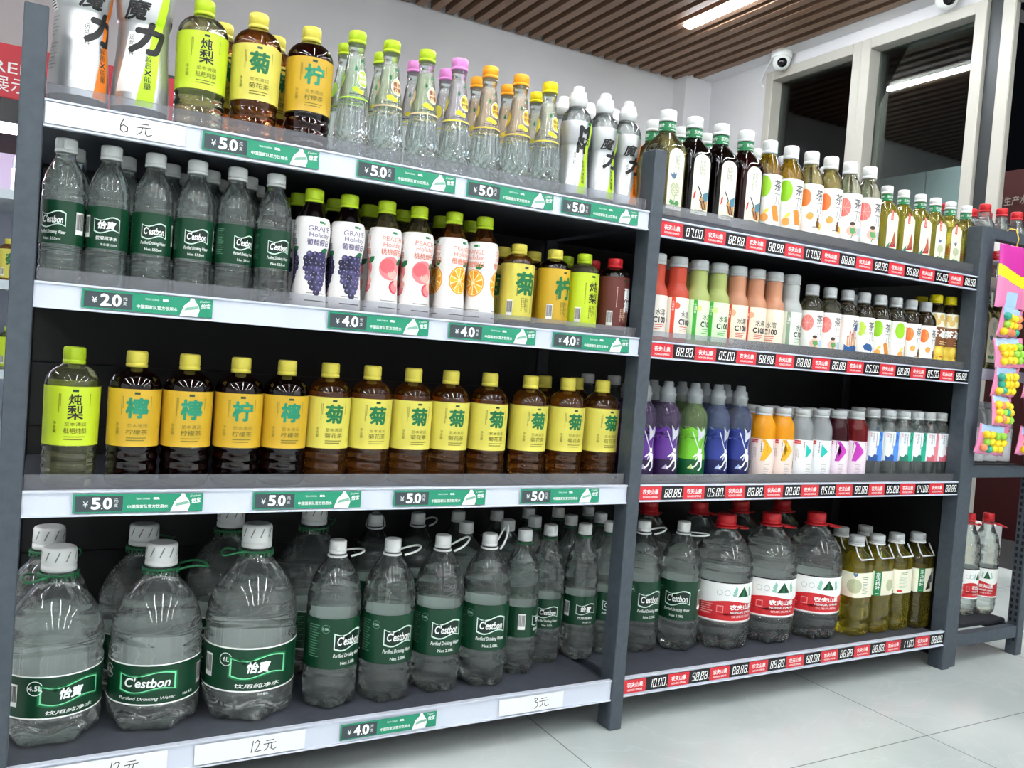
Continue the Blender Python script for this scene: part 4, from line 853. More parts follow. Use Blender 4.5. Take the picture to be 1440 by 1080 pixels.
# price cards on the white rails
teal = M('price_card_green', '#1f8a68', .35); dgrey = M('price_card_dark', '#3a4448', .35)
ORD = ('first','second','third','fourth','fifth','sixth','seventh','eighth','ninth','tenth','eleventh','twelfth','thirteenth')
SN = ('bottom shelf', 'third shelf', 'second shelf', 'top shelf')
SNL = {0: 'bottom', 1: 'third', 2: 'second', 3: 'top'}
def price_card(price):
    w, h = .184, .0285; L = Lab(None, off=.0006)
    L.Rc(-w/2, -h/2, w/2, h/2, teal, 1).Rc(-w/2+.003, -h/2+.002, -w/2+.068, h/2-.003, dgrey, 2)
    L.T('¥', -w/2+.017, -.001, .009, white, 3).T(price[0], -w/2+.031, 0, .0165, white, 3, w=.011, bold=.03).D(-w/2+.0395, -.0075, .0012, .0012, white, 3, 8).T(price[2], -w/2+.047, 0, .0165, white, 3, w=.011, bold=.03).V('元支', -w/2+.0585, .004, .0055, white, 3, gap=1.3)
    L.T('TEAM CHINA', .004, .0065, .0028, white, 3, w=.02).Rc(.019, .005, .023, .0085, white, 3).P([(.0235,.005),(.028,.005),(.0265,.0085),(.0235,.0085)], white, 3)
    L.T('中国国家队官方饮用水', .0115, -.0055, .0058, white, 3, w=.058, bold=.012)
    L.P([(.044,-.0142),(.07,-.0142),(.073,-.004),(.071,.003),(.066,.0095),(.064,.014),(.059,.014),(.058,.0095),(.05,.002)], white, 3).P([(.053,-.001),(.07,.0025),(.072,-.002),(.05,-.006)], M('price_card_sage', '#7fae9a', .4), 4)
    L.T('怡宝', .082, .003, .0075, white, 3, w=.014, bold=.02, shear=.25, rot=.1).T("C'estbon", .08, .0105, .0035, white, 3, w=.015, shear=.25, rot=.1)
    return L.mesh('price_card')
pm = {p: price_card(p) for p in ('5.0', '2.0', '4.0')}
rc = (.0846, .4973, .803, 1.0622)
for lvl, lst in ((3, ((.307,'5.0'),(.556,'5.0'),(.763,'5.0'),(.966,'5.0'))), (2, ((.154,'2.0'),(.524,'4.0'),(.747,'4.0'),(.969,'4.0'))), (1, ((.158,'5.0'),(.42,'5.0'),(.664,'5.0'),(.924,'5.0'))), (0, ((.596,'4.0'),))):
    for i, (x, p) in enumerate(lst):
        o = bpy.data.objects.new('price_card', pm[p]); C.objects.link(o); o.location = (x, .0028, rc[lvl])
        w = 'only green price card, %s yuan, on the rail of the bottom shelf' % p if lvl == 0 else 'green %s yuan price card, %s from the end post, %s shelf rail' % (p, ORD[i], SNL[lvl])
        tag(o, w, 'price card', 'green price cards on the white rails')
def note(name, x, w, h, z, strokes, label):
    L = Lab(None, off=.0006); L.Rc(-w/2, -h/2, w/2, h/2, paper, 1)
    for s in strokes: L.stroke([(a*1.35, b*1.35) for a, b in s], .0014, M('marker_ink', '#2e3034', .5), 2)
    o = bpy.data.objects.new(name, L.mesh(name)); C.objects.link(o); o.location = (x, .0028, z); tag(o, label, 'price note', 'handwritten price notes')
def yuan(x, k=1): return [[(x,.005*k),(x+.009*k,.0055*k)], [(x-.003*k,.001*k),(x+.012*k,.002*k)], [(x+.003*k,.0015*k),(x+.002*k,-.004*k),(x-.002*k,-.007*k)], [(x+.007*k,.0018*k),(x+.006*k,-.005*k),(x+.009*k,-.007*k),(x+.013*k,-.005*k)]]
def six(x): return [[(x+.002,.008),(x-.001,.001),(x-.001,-.005),(x+.002,-.007),(x+.006,-.005),(x+.006,-.001),(x+.002,.001),(x-.001,-.001)]]
def one(x): return [[(x+.002,.007),(x,-.007)]]
def two(x): return [[(x,.004),(x+.003,.007),(x+.006,.005),(x+.004,-.001),(x,-.007),(x+.008,-.006)]]
def three(x): return [[(x,.006),(x+.005,.007),(x+.005,.004),(x+.001,.002)], [(x+.001,.002),(x+.006,.0),(x+.006,-.005),(x+.001,-.008)]]
note('price_note', .096, .188, .03, 1.062, six(.004)+yuan(.022), 'long white paper note reading 6 yuan on the top shelf rail')
note('price_note', .894, .147, .032, .0846, three(.004)+yuan(.016), 'white paper note reading 3 yuan nearest the middle post')
note('price_note', .352, .18, .033, .0846, one(.0)+two(.004)+yuan(.018), 'white paper note reading 12 yuan on the bottom shelf rail')
note('price_note', .13, .182, .033, .0846, one(.006)+two(.01)+yuan(.024), 'white handwritten price note cut off at the bottom, nearest the end post')

# red and black price strips
seg7 = {'0':'abcdef','1':'bc','2':'abged','3':'abgcd','4':'fgbc','5':'afgcd','6':'afgedc','7':'abc','8':'abcdefg','9':'abcdfg'}
tile_red = M('strip_red', '#cf2b35', .3); tile_blk = M('strip_black', '#17181c', .25)
def seg(L, d, x, z, w, h):
    t = .0019; g = .0006; s = .14
    def q(x0, z0, x1, z1):
        L.P([(x+x0+s*z0, z+z0), (x+x1+s*z0, z+z0), (x+x1+s*z1, z+z1), (x+x0+s*z1, z+z1)], white, 2)
    H = h/2
    for c in seg7[d]:
        if c == 'a': q(-w/2+g, H-t, w/2-g, H)
        if c == 'd': q(-w/2+g, -H, w/2-g, -H+t)
        if c == 'g': q(-w/2+t, -t/2, w/2-t, t/2)
        if c == 'f': q(-w/2, g, -w/2+t, H-g)
        if c == 'b': q(w/2-t, g, w/2, H-g)
        if c == 'e': q(-w/2, -H+g, -w/2+t, -g)
        if c == 'c': q(w/2-t, -H+g, w/2, -g)
_tiles = {}
def tile(txt):
    if txt in _tiles: return _tiles[txt]
    L = Lab(None, off=.0004); w, h = .06, .0285
    if txt == 'brand':
        L.Rc(-w/2, -h/2, w/2, h/2, tile_red, 1).T('农夫山泉', .001, .003, .0105, white, 2, w=.042, bold=.02).T('NONGFU SPRING', .001, -.008, .004, white, 2, w=.039, bold=.015)
    else:
        L.Rc(-w/2, -h/2, w/2, h/2, tile_blk, 1)
        for ch, x in zip(txt.replace('.', ''), (-.0165, -.0055, .0085, .0195)): seg(L, ch, x, 0, .0085, .0185)
        L.D(.0005, -.0082, .0013, .0013, white, 2, 8).T('元', .0268, -.008, .003, white, 2)
    _tiles[txt] = L.mesh('brand_tile' if txt == 'brand' else 'price_display'); return _tiles[txt]
for lvl, zc, vals in ((3, 1.0532, '07.00 88.88 88.88 07.00 88.88 88.88 88.88 05.00 88.88'), (2, .8005, '88.88 05.00 88.88 88.88 88.88 05.00 88.88 05.00 88.88'), (1, .4988, '88.88 05.00 88.88 88.88 05.00 88.88 88.88 04.00 88.88'), (0, .087, '10.00 98.88 88.88 88.88 88.88 88.88 88.88 11.00 88.88')):
    t = empty('price_strip', (B, .0048, zc)); vals = vals.split()
    boxo('backing', (.001, 1.079, .0, .0012, -.0146, .0146), M('strip_backing', '#202024', .4), t)
    for i, v in enumerate(vals):
        for j, k in enumerate(('brand', v)):
            o = bpy.data.objects.new('brand_tile' if j == 0 else 'price_display', tile(k)); C.objects.link(o); o.parent = t; o.location = (.03+.12*i+.06*j, 0, 0)
            o.scale.x = 1.0
    t.scale.x = .9998
    tag(t, 'red and black price strip along the %s shelf beyond the middle post' % SNL[lvl], 'price strip', 'red and black price strips')

# ------------------------------------------------------------------ bottles on the shelves
def put(key, x, y, z, rz=0.0, sc=1.0):
    name, parts = K[key]
    r = empty(name, (x, y, z), rz); r.scale = (sc,)*3
    for p in parts:
        o = bpy.data.objects.new(p[0], p[1]); C.objects.link(o); o.parent = r
        if p[2]: o['label'] = p[2]
    return r
def row(lvl, post, items, y, desc, cat, group, back=False, dz=0.0, off=0):
    """items: (kind, x[, turn[, y]]) counted from the named post"""
    for i, it in enumerate(items):
        key, x = it[:2]; rz = it[2] if len(it) > 2 else 0.0; yy = it[3] if len(it) > 3 else y
        r = put(key, x, yy, SH[lvl]+.0006, rz+random.uniform(-.04, .04))
        o = ORD[i+off]
        lab = desc if len(items) == 1 and off == 0 else '%s, %s from %s post' % (desc, o, post)
        tag(r, '%s, %s%s' % (lab, 'back row, ' if back else '', SN[lvl]), cat, group)
T = .16
# --- top shelf, unit with green cards
row(3, 'end', [('moliOb', .043, .25)], .08, 'large silver energy drink bottle with orange stripe', 'drink bottle', 'silver energy drinks on the top shelf')
row(3, 'end', [('moliGb', .13, -.12)], .08, 'large silver energy drink bottle with lime stripe', 'drink bottle', 'silver energy drinks on the top shelf')
row(3, 'end', [('pear1', .217, .0)], .072, 'large juice bottle with lime label and lime cap', 'juice bottle', 'large label-wrapped bottles on the top shelf')
row(3, 'end', [('mum1', .302, -.05)], .07, 'large amber tea bottle with pale yellow label', 'tea bottle', 'large label-wrapped bottles on the top shelf')
row(3, 'end', [('lem1', .391, -.05)], .07, 'large dark tea bottle with golden label', 'tea bottle', 'large label-wrapped bottles on the top shelf')
row(3, 'end', [('mum1', .262, .2)], .158, 'amber tea bottle behind the lime and pale yellow bottles', 'tea bottle', 'large label-wrapped bottles on the top shelf', True)
row(3, 'end', [('mum1', .352, .2)], .158, 'amber tea bottle behind the two large tea bottles', 'tea bottle', 'large label-wrapped bottles on the top shelf', True)
g = 'cut-glass lemon soda bottles on the top shelf'
row(3, 'end', [('sodaG', .472)], .072, 'conical soda bottle with lime cap and lime badge', 'soda bottle', g)
row(3, 'end', [('sodaH', .537), ('sodaH', .606)], .074, 'conical soda bottle with lime cap and tan badge', 'soda bottle', g)
row(3, 'end', [('sodaP', .672)], .074, 'conical soda bottle with pink cap', 'soda bottle', g)
row(3, 'end', [('sodaO', .737), ('sodaO', .805)], .074, 'conical soda bottle with orange cap', 'soda bottle', g)
row(3, 'end', [('sodaY', .871)], .074, 'conical soda bottle with yellow cap', 'soda bottle', g)
row(3, 'end', [('sodaG', .476, .4), ('sodaH', .545, -.5)], .146, 'conical soda bottle with lime cap', 'soda bottle', g, True)
row(3, 'end', [('sodaP', .612, -.5), ('sodaP', .679, .6)], .146, 'conical soda bottle with pink cap', 'soda bottle', g, True)
row(3, 'end', [('sodaO', .747, -.4), ('sodaO', .816, -.4)], .146, 'conical soda bottle with orange cap', 'soda bottle', g, True)
row(3, 'end', [('sodaY', .884, -.4)], .146, 'conical soda bottle with yellow cap', 'soda bottle', g, True)
g = 'small silver energy drinks on the top shelf'
row(3, 'end', [('moliM', .936, -.35)], .07, 'silver sports bottle with white spout cap and big black letters', 'drink bottle', g)
row(3, 'end', [('moliG', 1.002, -.25)], .07, 'silver sports bottle with white spout cap, lime stripe, two black characters', 'drink bottle', g)
row(3, 'end', [('moliO', 1.068, -.25)], 0.079, 'silver sports bottle with white spout cap and orange stripe', 'drink bottle', g)
row(3, 'end', [('moliG', .949, .3), ('moliG', 1.014, .4), ('moliO', 1.079, .3)], .146, 'silver sports bottle with white spout cap', 'drink bottle', g, True)
# --- second shelf
g = 'small water bottles on the second shelf'
row(2, 'end', [('w555', .0325, -.5), ('w555', .0945, -2.57), ('w555', .158), ('w555', .221), ('w555', .284, .45), ('w555', .347, .15)], .067, 'small clear water bottle with green label', 'water bottle', g)
row(2, 'end', [('w555', .046, .6), ('w555', .12, 1.6), ('w555', .189, 2.2), ('w555', .253, .6), ('w555', .316, 1.4)], .136, 'small clear water bottle with green label', 'water bottle', g, True)
row(2, 'end', [('w555', .05, .6), ('w555', .125, 1.6), ('w555', .215, 2.2), ('w555', .28, .6), ('w555', .345, 1.4)], .21, 'small clear water bottle behind the back row, green label', 'water bottle', g)
g = 'fruit-sleeved juice bottles on the second shelf'
row(2, 'end', [('grape', .413), ('grape', .476)], .066, 'white-sleeved juice bottle printed with grapes, lime cap', 'juice bottle', g)
row(2, 'end', [('peach', .546), ('peach', .609)], .066, 'white-sleeved juice bottle printed with peaches, lime cap', 'juice bottle', g)
row(2, 'end', [('orange', .68, .1), ('orange', .745, -1.2)], .066, 'white-sleeved juice bottle printed with oranges, lime cap', 'juice bottle', g)
row(2, 'end', [('grape', .405, .6), ('grape', .471, 1.6)], .132, 'grape juice bottle with lime cap', 'juice bottle', g, True)
row(2, 'end', [('peach', .537, .7), ('peach', .603, 1.4)], .134, 'peach juice bottle with lime cap', 'juice bottle', g, True)
row(2, 'end', [('orange', .685, 1.0), ('orange', .75, 1.2)], .136, 'orange juice bottle with lime cap', 'juice bottle', g, True)
row(2, 'end', [('grape', .408, .6), ('grape', .474, 1.6), ('peach', .54, 0), ('peach', .606, 0)], .2, 'lime-capped juice bottle in the third row back', 'juice bottle', g)
g = 'half litre tea and juice bottles on the second shelf'
row(2, 'end', [('mum5', .826)], .069, 'small bottle with pale yellow label and pale cap', 'tea bottle', g)
row(2, 'end', [('lem5', .91, .15)], .069, 'small bottle with golden label and pale cap', 'tea bottle', g)
row(2, 'end', [('pear5', .981, .1)], .069, 'small bottle with lime label and lime cap', 'juice bottle', g)
row(2, 'end', [('plum5', 1.0585, .1)], .069, 'small plum drink with dark red label and red cap', 'drink bottle', g)
row(2, 'end', [('mum5', .828, -1.2), ('lem5', .901, -1.2)], .14, 'small yellow-capped tea bottle', 'tea bottle', g, True)
row(2, 'end', [('pear5', .982, -1)], .14, 'small lime-capped bottle', 'juice bottle', g, True)
row(2, 'end', [('plum5', 1.052, .6)], .142, 'small red-capped plum drink', 'drink bottle', g, True)
# --- third shelf
g = 'large tea bottles on the third shelf'
row(1, 'end', [('pear1', .06, .04)], .077, 'large lime-labelled juice bottle with clear pale drink', 'juice bottle', g)
row(1, 'end', [('lemt1', .149), ('lemt1', .229), ('lem1', .311), ('lemt1', .389)], .077, 'large dark tea bottle with golden label', 'tea bottle', g)
row(1, 'end', [('mum1', x, .03*(i-3)/4) for i, x in enumerate((.468, .547, .628, .706, .791, .884, .974, 1.062))], .084, 'large amber tea bottle with pale yellow label', 'tea bottle', g)
row(1, 'end', [('mum1', .965), ('mum1', 1.048)], .165, 'large amber tea bottle with yellow cap', 'tea bottle', g, True)
row(1, 'end', [('w555', 1.125, 0, .235), ('w555', 1.2, 1, .235)], .235, 'grey-capped clear bottle behind the amber teas', 'water bottle', g, True)
# --- bottom shelf
g = 'water jugs on the bottom shelf'
row(0, 'end', [('jug45', .057, -2.15)], .141, 'large water jug with green label reading 4.5L, Chinese logo', 'water jug', g)
row(0, 'end', [('jug45', .2125, -.25)], .143, 'large water jug with green label, English logo', 'water jug', g)
row(0, 'end', [('jug6', .3695, -2.55)], .133, 'largest water jug with green label reading 6L', 'water jug', g)
row(0, 'end', [('jug45', .044, -1.0), ('jug45', .2, .8)], .297, 'large water jug with striped white cap', 'water jug', g, True)
row(0, 'end', [('jug6', .357, -.6), ('jug6', .523, .8)], .305, 'largest-size water jug with striped white cap', 'water jug', g, True)
g = 'tall green-labelled water bottles on the bottom shelf'
row(0, 'end', [('w208_0', .515, .35, .116), ('w208_1', .621, .1, .109), ('w208_2', .732, -.05, .121), ('w208_3', .836, -.15, .118)], .11, 'tall green-labelled water bottle with white carrying loop', 'water bottle', g)
row(0, 'end', [('w208_2', .668, 1.2, .335), ('w208_1', .77, .5, .34), ('w208', .872, .5, .345), ('w208', .973, .5, .345)], .34, 'tall green-labelled water bottle in the rearmost row', 'water bottle', g)
row(0, 'end', [('w208', .838, 2.2, .233), ('w208', .945, 1.2, .24)], .23, 'tall green-labelled water bottle in the middle row', 'water bottle', g)
row(0, 'end', [('w155', .936, -1.7, .147)], .147, 'slim water bottle with green ring, small print side of green label showing', 'water bottle', g)
row(0, 'end', [('w155', 1.022, -.35, .182), ('w155', 1.113, -2.75, .18), ('w155', 1.193, -.2, .192)], .18, 'slim water bottle with green neck ring and green label', 'water bottle', g)
row(0, 'end', [('w155', 1.034, 1, .272), ('w155', 1.136, .4, .274), ('w155', 1.232, 0, .288)], .27, 'slim green-ringed water bottle in the middle row', 'water bottle', g)
row(0, 'end', [('w155', 1.07, 1, .362), ('w155', 1.155, .4, .362), ('w155', 1.25, 0, .37)], .36, 'slim green-ringed water bottle in the rearmost row', 'water bottle', g)
# --- unit with price strips: top shelf
g = 'square leaf tea bottles on the top shelf'
row(3, 'middle', [('dfJ', 1.171, .1)], .075, 'large square bottle of pale tea with white flower label', 'tea bottle', g)
row(3, 'middle', [('dfD', 1.246), ('dfD', 1.324)], .075, 'large square bottle of near-black tea with crane label', 'tea bottle', g)
row(3, 'middle', [('dfR', 1.4)], .075, 'large square bottle of dark red tea with crane label', 'tea bottle', g)
row(3, 'middle', [('dfJ', 1.199), ('dfD', 1.277), ('dfD', 1.355)], .158, 'large square tea bottle with green neck band', 'tea bottle', g, True)
g = 'large fruit tea bottles on the top shelf'
row(3, 'middle', [('cp9A', 1.471, -.3), ('cp9A', 1.541, -.3)], .07, 'large yellow fruit tea with lime and long-necked animal label', 'fruit tea bottle', g)
row(3, 'middle', [('cp9B', 1.61, -.3), ('cp9B', 1.678, -.3)], .07, 'large pale fruit tea with peach and monkey label', 'fruit tea bottle', g)
row(3, 'middle', [('cp9C', 1.747, -.3), ('cp9C', 1.819, -.3)], .07, 'large pale fruit tea with grapefruit and swim ring label', 'fruit tea bottle', g)
row(3, 'middle', [('cp9A', 1.506), ('cp9B', 1.6), ('cp9C', 1.75)], .145, 'large white-capped fruit tea bottle', 'fruit tea bottle', g, True)
g = 'small square leaf tea bottles on the top shelf'
row(3, 'middle', [('dfs1', 1.899, -.12), ('dfs1', 1.965, -.12), ('dfs1', 2.034, -.15)], .076, 'small square yellow tea bottle with red ship label', 'tea bottle', g)
row(3, 'middle', [('dfs2', 2.097, -.12), ('dfs2', 2.163, -.12)], .076, 'small square yellow tea bottle with flower label', 'tea bottle', g)
row(3, 'middle', [('dfs3', 2.232, -.1)], .076, 'small square olive tea bottle with zebra-striped label', 'tea bottle', g)
# second shelf
g = 'long-necked juices on the second shelf'
row(2, 'middle', [('c100R', 1.166, -.2), ('c100R', 1.226, .1)], .066, 'long-necked red juice bottle with cream label', 'juice bottle', g)
row(2, 'middle', [('c100G', 1.286, .1), ('c100G', 1.344, -.2)], .066, 'long-necked pale green juice bottle', 'juice bottle', g)
row(2, 'middle', [('c100O', 1.402, -.25), ('c100O', 1.46, -.3), ('c100O', 1.518, -.9)], .066, 'long-necked peach-orange juice bottle with cream label', 'juice bottle', g)
row(2, 'middle', [('c100W', 1.576, .1)], .066, 'long-necked milky white juice bottle', 'juice bottle', g)
for k, nm, xs in (('c100R', 'red', (1.195, 1.254)), ('c100G', 'pale green', (1.313, 1.371)), ('c100O', 'peach-orange', (1.43, 1.488, 1.547)), ('c100W', 'milky white', (1.605,))):
    row(2, 'middle', [(k, x, .5) for x in xs], .128, 'long-necked %s juice bottle with grey cap' % nm, 'juice bottle', g, True)
g = 'small fruit tea bottles on the second shelf'
row(2, 'middle', [('cp5C', 1.648, -.3), ('cp5C', 1.711, -.35)], .067, 'small fruit tea bottle with grapefruit label', 'fruit tea bottle', g)
row(2, 'middle', [('cp5D', 1.774, -.3)], .067, 'small fruit tea bottle with blue whale tail and castle label', 'fruit tea bottle', g)
row(2, 'middle', [('cp5E', 1.836, -.3)], .067, 'small fruit tea bottle with green grapes and whale label', 'fruit tea bottle', g)
row(2, 'middle', [('cp5A', 1.899, -.35)], .067, 'small fruit tea bottle with lime label', 'fruit tea bottle', g)
row(2, 'middle', [('cp5A', 1.961, .3)], .067, 'small fruit tea bottle with long-necked animal showing on its label', 'fruit tea bottle', g)
row(2, 'middle', [('cp5F', 2.022, -.3), ('cp5F', 2.083, -.3)], .067, 'small fruit tea bottle with orange and monkey label', 'fruit tea bottle', g)
row(2, 'middle', [('cp5E', 1.87), ('cp5A', 1.99), ('cp5F', 2.1)], .134, 'small grey-capped fruit tea bottle', 'fruit tea bottle', g, True)
row(2, 'middle', [('ice', 2.144, 0, .08), ('ice', 2.201)], .076, 'yellow-capped iced tea bottle printed with lemons', 'iced tea bottle', 'iced tea bottles on the second shelf')
row(2, 'middle', [('ice', 2.172)], .145, 'yellow-capped iced tea bottle behind two others', 'iced tea bottle', 'iced tea bottles on the second shelf', True)
# third shelf
g = 'tall sports drinks on the third shelf'
row(1, 'middle', [('scP', 1.163, .1), ('scP', 1.23)], .072, 'purple sports drink bottle with domed grey cap', 'sports drink bottle', g)
row(1, 'middle', [('scG', 1.308, -.2)], .072, 'green sports drink bottle with domed grey cap', 'sports drink bottle', g)
row(1, 'middle', [('scB', 1.377, .1), ('scB', 1.446, -.1)], .072, 'blue sports drink bottle with domed grey cap', 'sports drink bottle', g)
row(1, 'middle', [('scP', 1.176), ('scP', 1.246), ('scG', 1.33), ('scB', 1.4), ('scB', 1.468)], .144, 'sports drink bottle with domed grey cap', 'sports drink bottle', g, True)
g = 'vitamin waters on the third shelf'
row(1, 'middle', [('vO', 1.521, -.7), ('vO', 1.584, -.6)], .067, 'orange vitamin water with white label', 'vitamin water bottle', g)
row(1, 'middle', [('vW', 1.65, -.4)], .067, 'colourless vitamin water, barcode side showing', 'vitamin water bottle', g)
row(1, 'middle', [('vW', 1.716, -.65)], .067, 'colourless vitamin water with turquoise arrow', 'vitamin water bottle', g)
row(1, 'middle', [('vD', 1.78, -.75)], .067, 'darkest red vitamin water with magenta chevron', 'vitamin water bottle', g)
row(1, 'middle', [('vR', 1.848, -.85)], .067, 'red vitamin water with magenta chevron', 'vitamin water bottle', g)
row(1, 'middle', [('vO', 1.55), ('vO', 1.617), ('vW', 1.683), ('vW', 1.75), ('vD', 1.815), ('vR', 1.88)], .135, 'vitamin water bottle with grey cap', 'vitamin water bottle', g, True)
g = 'slim sports waters on the third shelf'
row(1, 'middle', [('isB', 1.918, -.2), ('isB', 1.982, -.2)], .074, 'slim clear water bottle with blue label panel', 'water bottle', g)
row(1, 'middle', [('isG', 2.04, -.2), ('isG', 2.096, -.2)], .074, 'slim clear water bottle with green label panel', 'water bottle', g)
row(1, 'middle', [('isP', 2.147), ('isP', 2.1995)], .074, 'slim clear water bottle with pink label panel', 'water bottle', g)
row(1, 'middle', [('isB', 1.945), ('isB', 2.005), ('isG', 2.065), ('isG', 2.125), ('isP', 2.185)], .14, 'slim clear water bottle with grey cap', 'water bottle', g, True)
# bottom shelf
g = 'tall green-labelled water bottles on the bottom shelf'
row(0, 'middle', [('w208_1', 1.283, -.1, .182), ('w208_0', 1.386, -.75, .16)], .17, 'tall green-labelled water bottle with white carrying loop', 'water bottle', g)
g = 'red-capped water jugs on the bottom shelf'
row(0, 'middle', [('nf4', 1.515, .05, .154), ('nf4', 1.668, -.2, .153), ('nf4', 1.819, -.2, .14)], .15, 'water jug with red and white label, red cap', 'water jug', g)
row(0, 'middle', [('nf4', 1.415, .6, .333), ('nf4', 1.567, .2, .312), ('nf4', 1.718, .4, .315), ('nf4', 1.869, .4, .306)], .3, 'water jug with red cap', 'water jug', g, True)
g = 'large leaf tea bottles on the bottom shelf'
row(0, 'middle', [('dl1', 1.941)], .106, 'large yellow tea bottle with round white flower label', 'tea bottle', g)
row(0, 'middle', [('dl2', 2.024)], .106, 'large yellow tea bottle with green vertical band in label centre', 'tea bottle', g)
row(0, 'middle', [('dl3', 2.106)], .107, 'large yellow tea bottle with red sails on label', 'tea bottle', g)
row(0, 'middle', [('dl4', 2.188)], .1, 'large olive tea bottle with green band and black sails', 'tea bottle', g)
row(0, 'middle', [('dl1', 2.0, .0), ('dl2', 2.1, .0)], .205, 'large yellow tea bottle with grey cap', 'tea bottle', g, True)

# ------------------------------------------------------------------ narrow end unit with more bottles
eu = empty('end_rack', (2.4, .13, 0)); ex = 2.4
for px in (2.236, 2.552):
    for py in (0, .235):
        o = boxo('post', (px-ex, px-ex+.031, py-.13+.008, py-.13+.04, 0, 1.213), metal_grey, eu, .0015)
        if px > 2.5:
            bm = bmesh.new()
            for j in range(60): box(bm, -.0006, 0, -.011, -.004, .04+j*.019, .04+j*.019+.011); box(bm, -.0006, 0, .004, .011, .04+j*.019, .04+j*.019+.011)
            sl = bm_obj('slot', bm, back_black, o); sl.location = (px-ex, py-.13+.024, 0); sl['kind'] = 'stuff'
for z0, z1, nm in ((1.182,1.213,'top_rail'),(.053,.088,'bottom_rail')):
    for py in (0, .235): boxo(nm, (2.267-ex, 2.552-ex, py-.13+.01, py-.13+.036, z0, z1), metal_grey, eu, .0015)
ES = (.1, .56, .832, 1.083)
for i, z in enumerate(ES):
    boxo('shelf', (2.2675-ex, 2.5515-ex, .046-.13, .233-.13, z-.012, z), metal_dark, eu, .002)
    if i: boxo('shelf_rail', (2.267-ex, 2.552-ex, .012-.13, .045-.13, z-.034, z-.004), metal_grey if i == 1 else rail_white, eu, .001)
for px in (2.238, 2.554): boxo('side_rail', (px-ex, px-ex+.026, -.09, .105, .055, .085), metal_grey, eu, .001)
tag(eu, 'narrow open dark grey end rack with red-capped water, candy bags hanging on it', 'shelving unit')
def er(key, x, y, z, rz, lab, cat, grp): tag(put(key, x, y, z+.0006, rz), lab, cat, grp)
g = 'red-capped water bottles on the end rack'
for i, (x, y) in enumerate(((2.373,.112),(2.455,.112),(2.53,.112))): er('nf55', x, y, ES[3], .3*i, 'small red-capped water bottle, %s from the corner post, front row on top of end rack' % ORD[i], 'water bottle', g)
for i, (x, y) in enumerate(((2.3,.18),(2.415,.18),(2.49,.18))): er('nf55', x, y, ES[3], 1+i, 'small red-capped water bottle, %s from the corner post, back row on top of end rack' % ORD[i], 'water bottle', g)
for i, (x, y) in enumerate(((2.46,.125),(2.542,.118))): er('nf15', x, y, ES[0], (.1, -.75)[i], ('tall red-capped water bottle with green triangle facing out, bottom of end rack', 'tall red-capped water bottle turned sideways, beside slotted post of end rack')[i], 'water bottle', g)
er('nf15', 2.375, .12, ES[0], .1, 'tall red-capped water bottle half hidden behind the corner post, bottom of end rack', 'water bottle', g)
g = 'assorted bottles on the end rack'
for i, (k, x, y) in enumerate((('dfJ', 2.42, .12), ('dfJ', 2.5, .12))): er(k, x, y, ES[2], .0, 'square pale tea bottle %s the candy bags, second level of end rack' % ('beside', 'behind')[i], 'tea bottle', g)
for i, (k, x, y) in enumerate((('vW', 2.4, .1), ('vW', 2.465, .1), ('vW', 2.53, .1))): er(k, x, y, ES[1], .2, 'colourless vitamin water, %s from the corner post, third level of end rack' % ORD[i], 'vitamin water bottle', g)

# ------------------------------------------------------------------ strips of candy bags
pk = M('candy_pink', '#e486b0', .25, coat=.4); pk2 = M('candy_magenta', '#c8329a', .25, coat=.4); pky = M('candy_yellow', '#ecdc2c', .3); bluep = M('candy_blue', '#a8c8ea', .3)
cm = [M('candy_ball_%d' % i, c, .3, coat=.3) for i, c in enumerate(('#f2d21e', '#f0cf1a', '#e8875a', '#2a9f86', '#8cc43a'))]
bmm = []
for c in cm:
    bm = bmesh.new(); bmesh.ops.create_uvsphere(bm, u_segments=16, v_segments=10, radius=.0108)
    for f in bm.faces: f.smooth = True
    me = bpy.data.meshes.new('candy'); bm.to_mesh(me); bm.free(); me.materials.append(c); bmm.append(me)
def pillow(w, h, t, seed, cols, nx=18, nz=20):
    """sealed bag: two skins that bulge between crimped edges; cols(u, v) gives the print"""
    rnd = random.Random(seed); bm = bmesh.new(); mats = []; ph = rnd.random()*6
    for side in (-1, 1):
        g = []
        for j in range(nz+1):
            r = []
            for i in range(nx+1):
                u, v = i/nx, j/nz; e = (math.sin(PI*u)*math.sin(PI*v))**.55
                y = side*t*.5*e*(1+.12*math.sin(9*u+ph)*math.sin(7*v)) + .0015*math.sin(14*u+ph)*(1-e)
                r.append(bm.verts.new(((u-.5)*w*(1-.05*math.sin(PI*v)), y, (v-.5)*h + .0012*math.sin(22*u+ph)*(abs(v-.5) > .46))))
            g.append(r)
        for j in range(nz):
            for i in range(nx):
                q = (g[j][i], g[j][i+1], g[j+1][i+1], g[j+1][i]); f = bm.faces.new(q if side < 0 else q[::-1]); f.smooth = True
                m = cols((i+.5)/nx, (j+.5)/nz, side)
                if m not in mats: mats.append(m)
                f.material_index = mats.index(m)
    bmesh.ops.remove_doubles(bm, verts=bm.verts, dist=.0004)
    me = bpy.data.meshes.new('bag'); bm.to_mesh(me); bm.free()
    for m in mats: me.materials.append(m)
    return me
def bag_cols(u, v, s):
    if s < 0 and .16 < u < .86 and .2 < v < .66: return M('candy_window_back', '#e8c6d8', .3)
    if v > .72: return bluep if .08 < u < .8 else pk
    return pk
def head_cols(u, v, s):
    if v > .62+.1*math.sin(2.6*u+2.4): return pk2
    if v > .44+.1*math.sin(2.6*u+2.4): return pky
    if .3 < u < .62 and v < .26: return bluep
    return pk
bagm = [pillow(.118, .082, .016, i, bag_cols, 30, 30) for i in range(3)]; headm = pillow(.15, .17, .012, 9, head_cols, 60, 66)
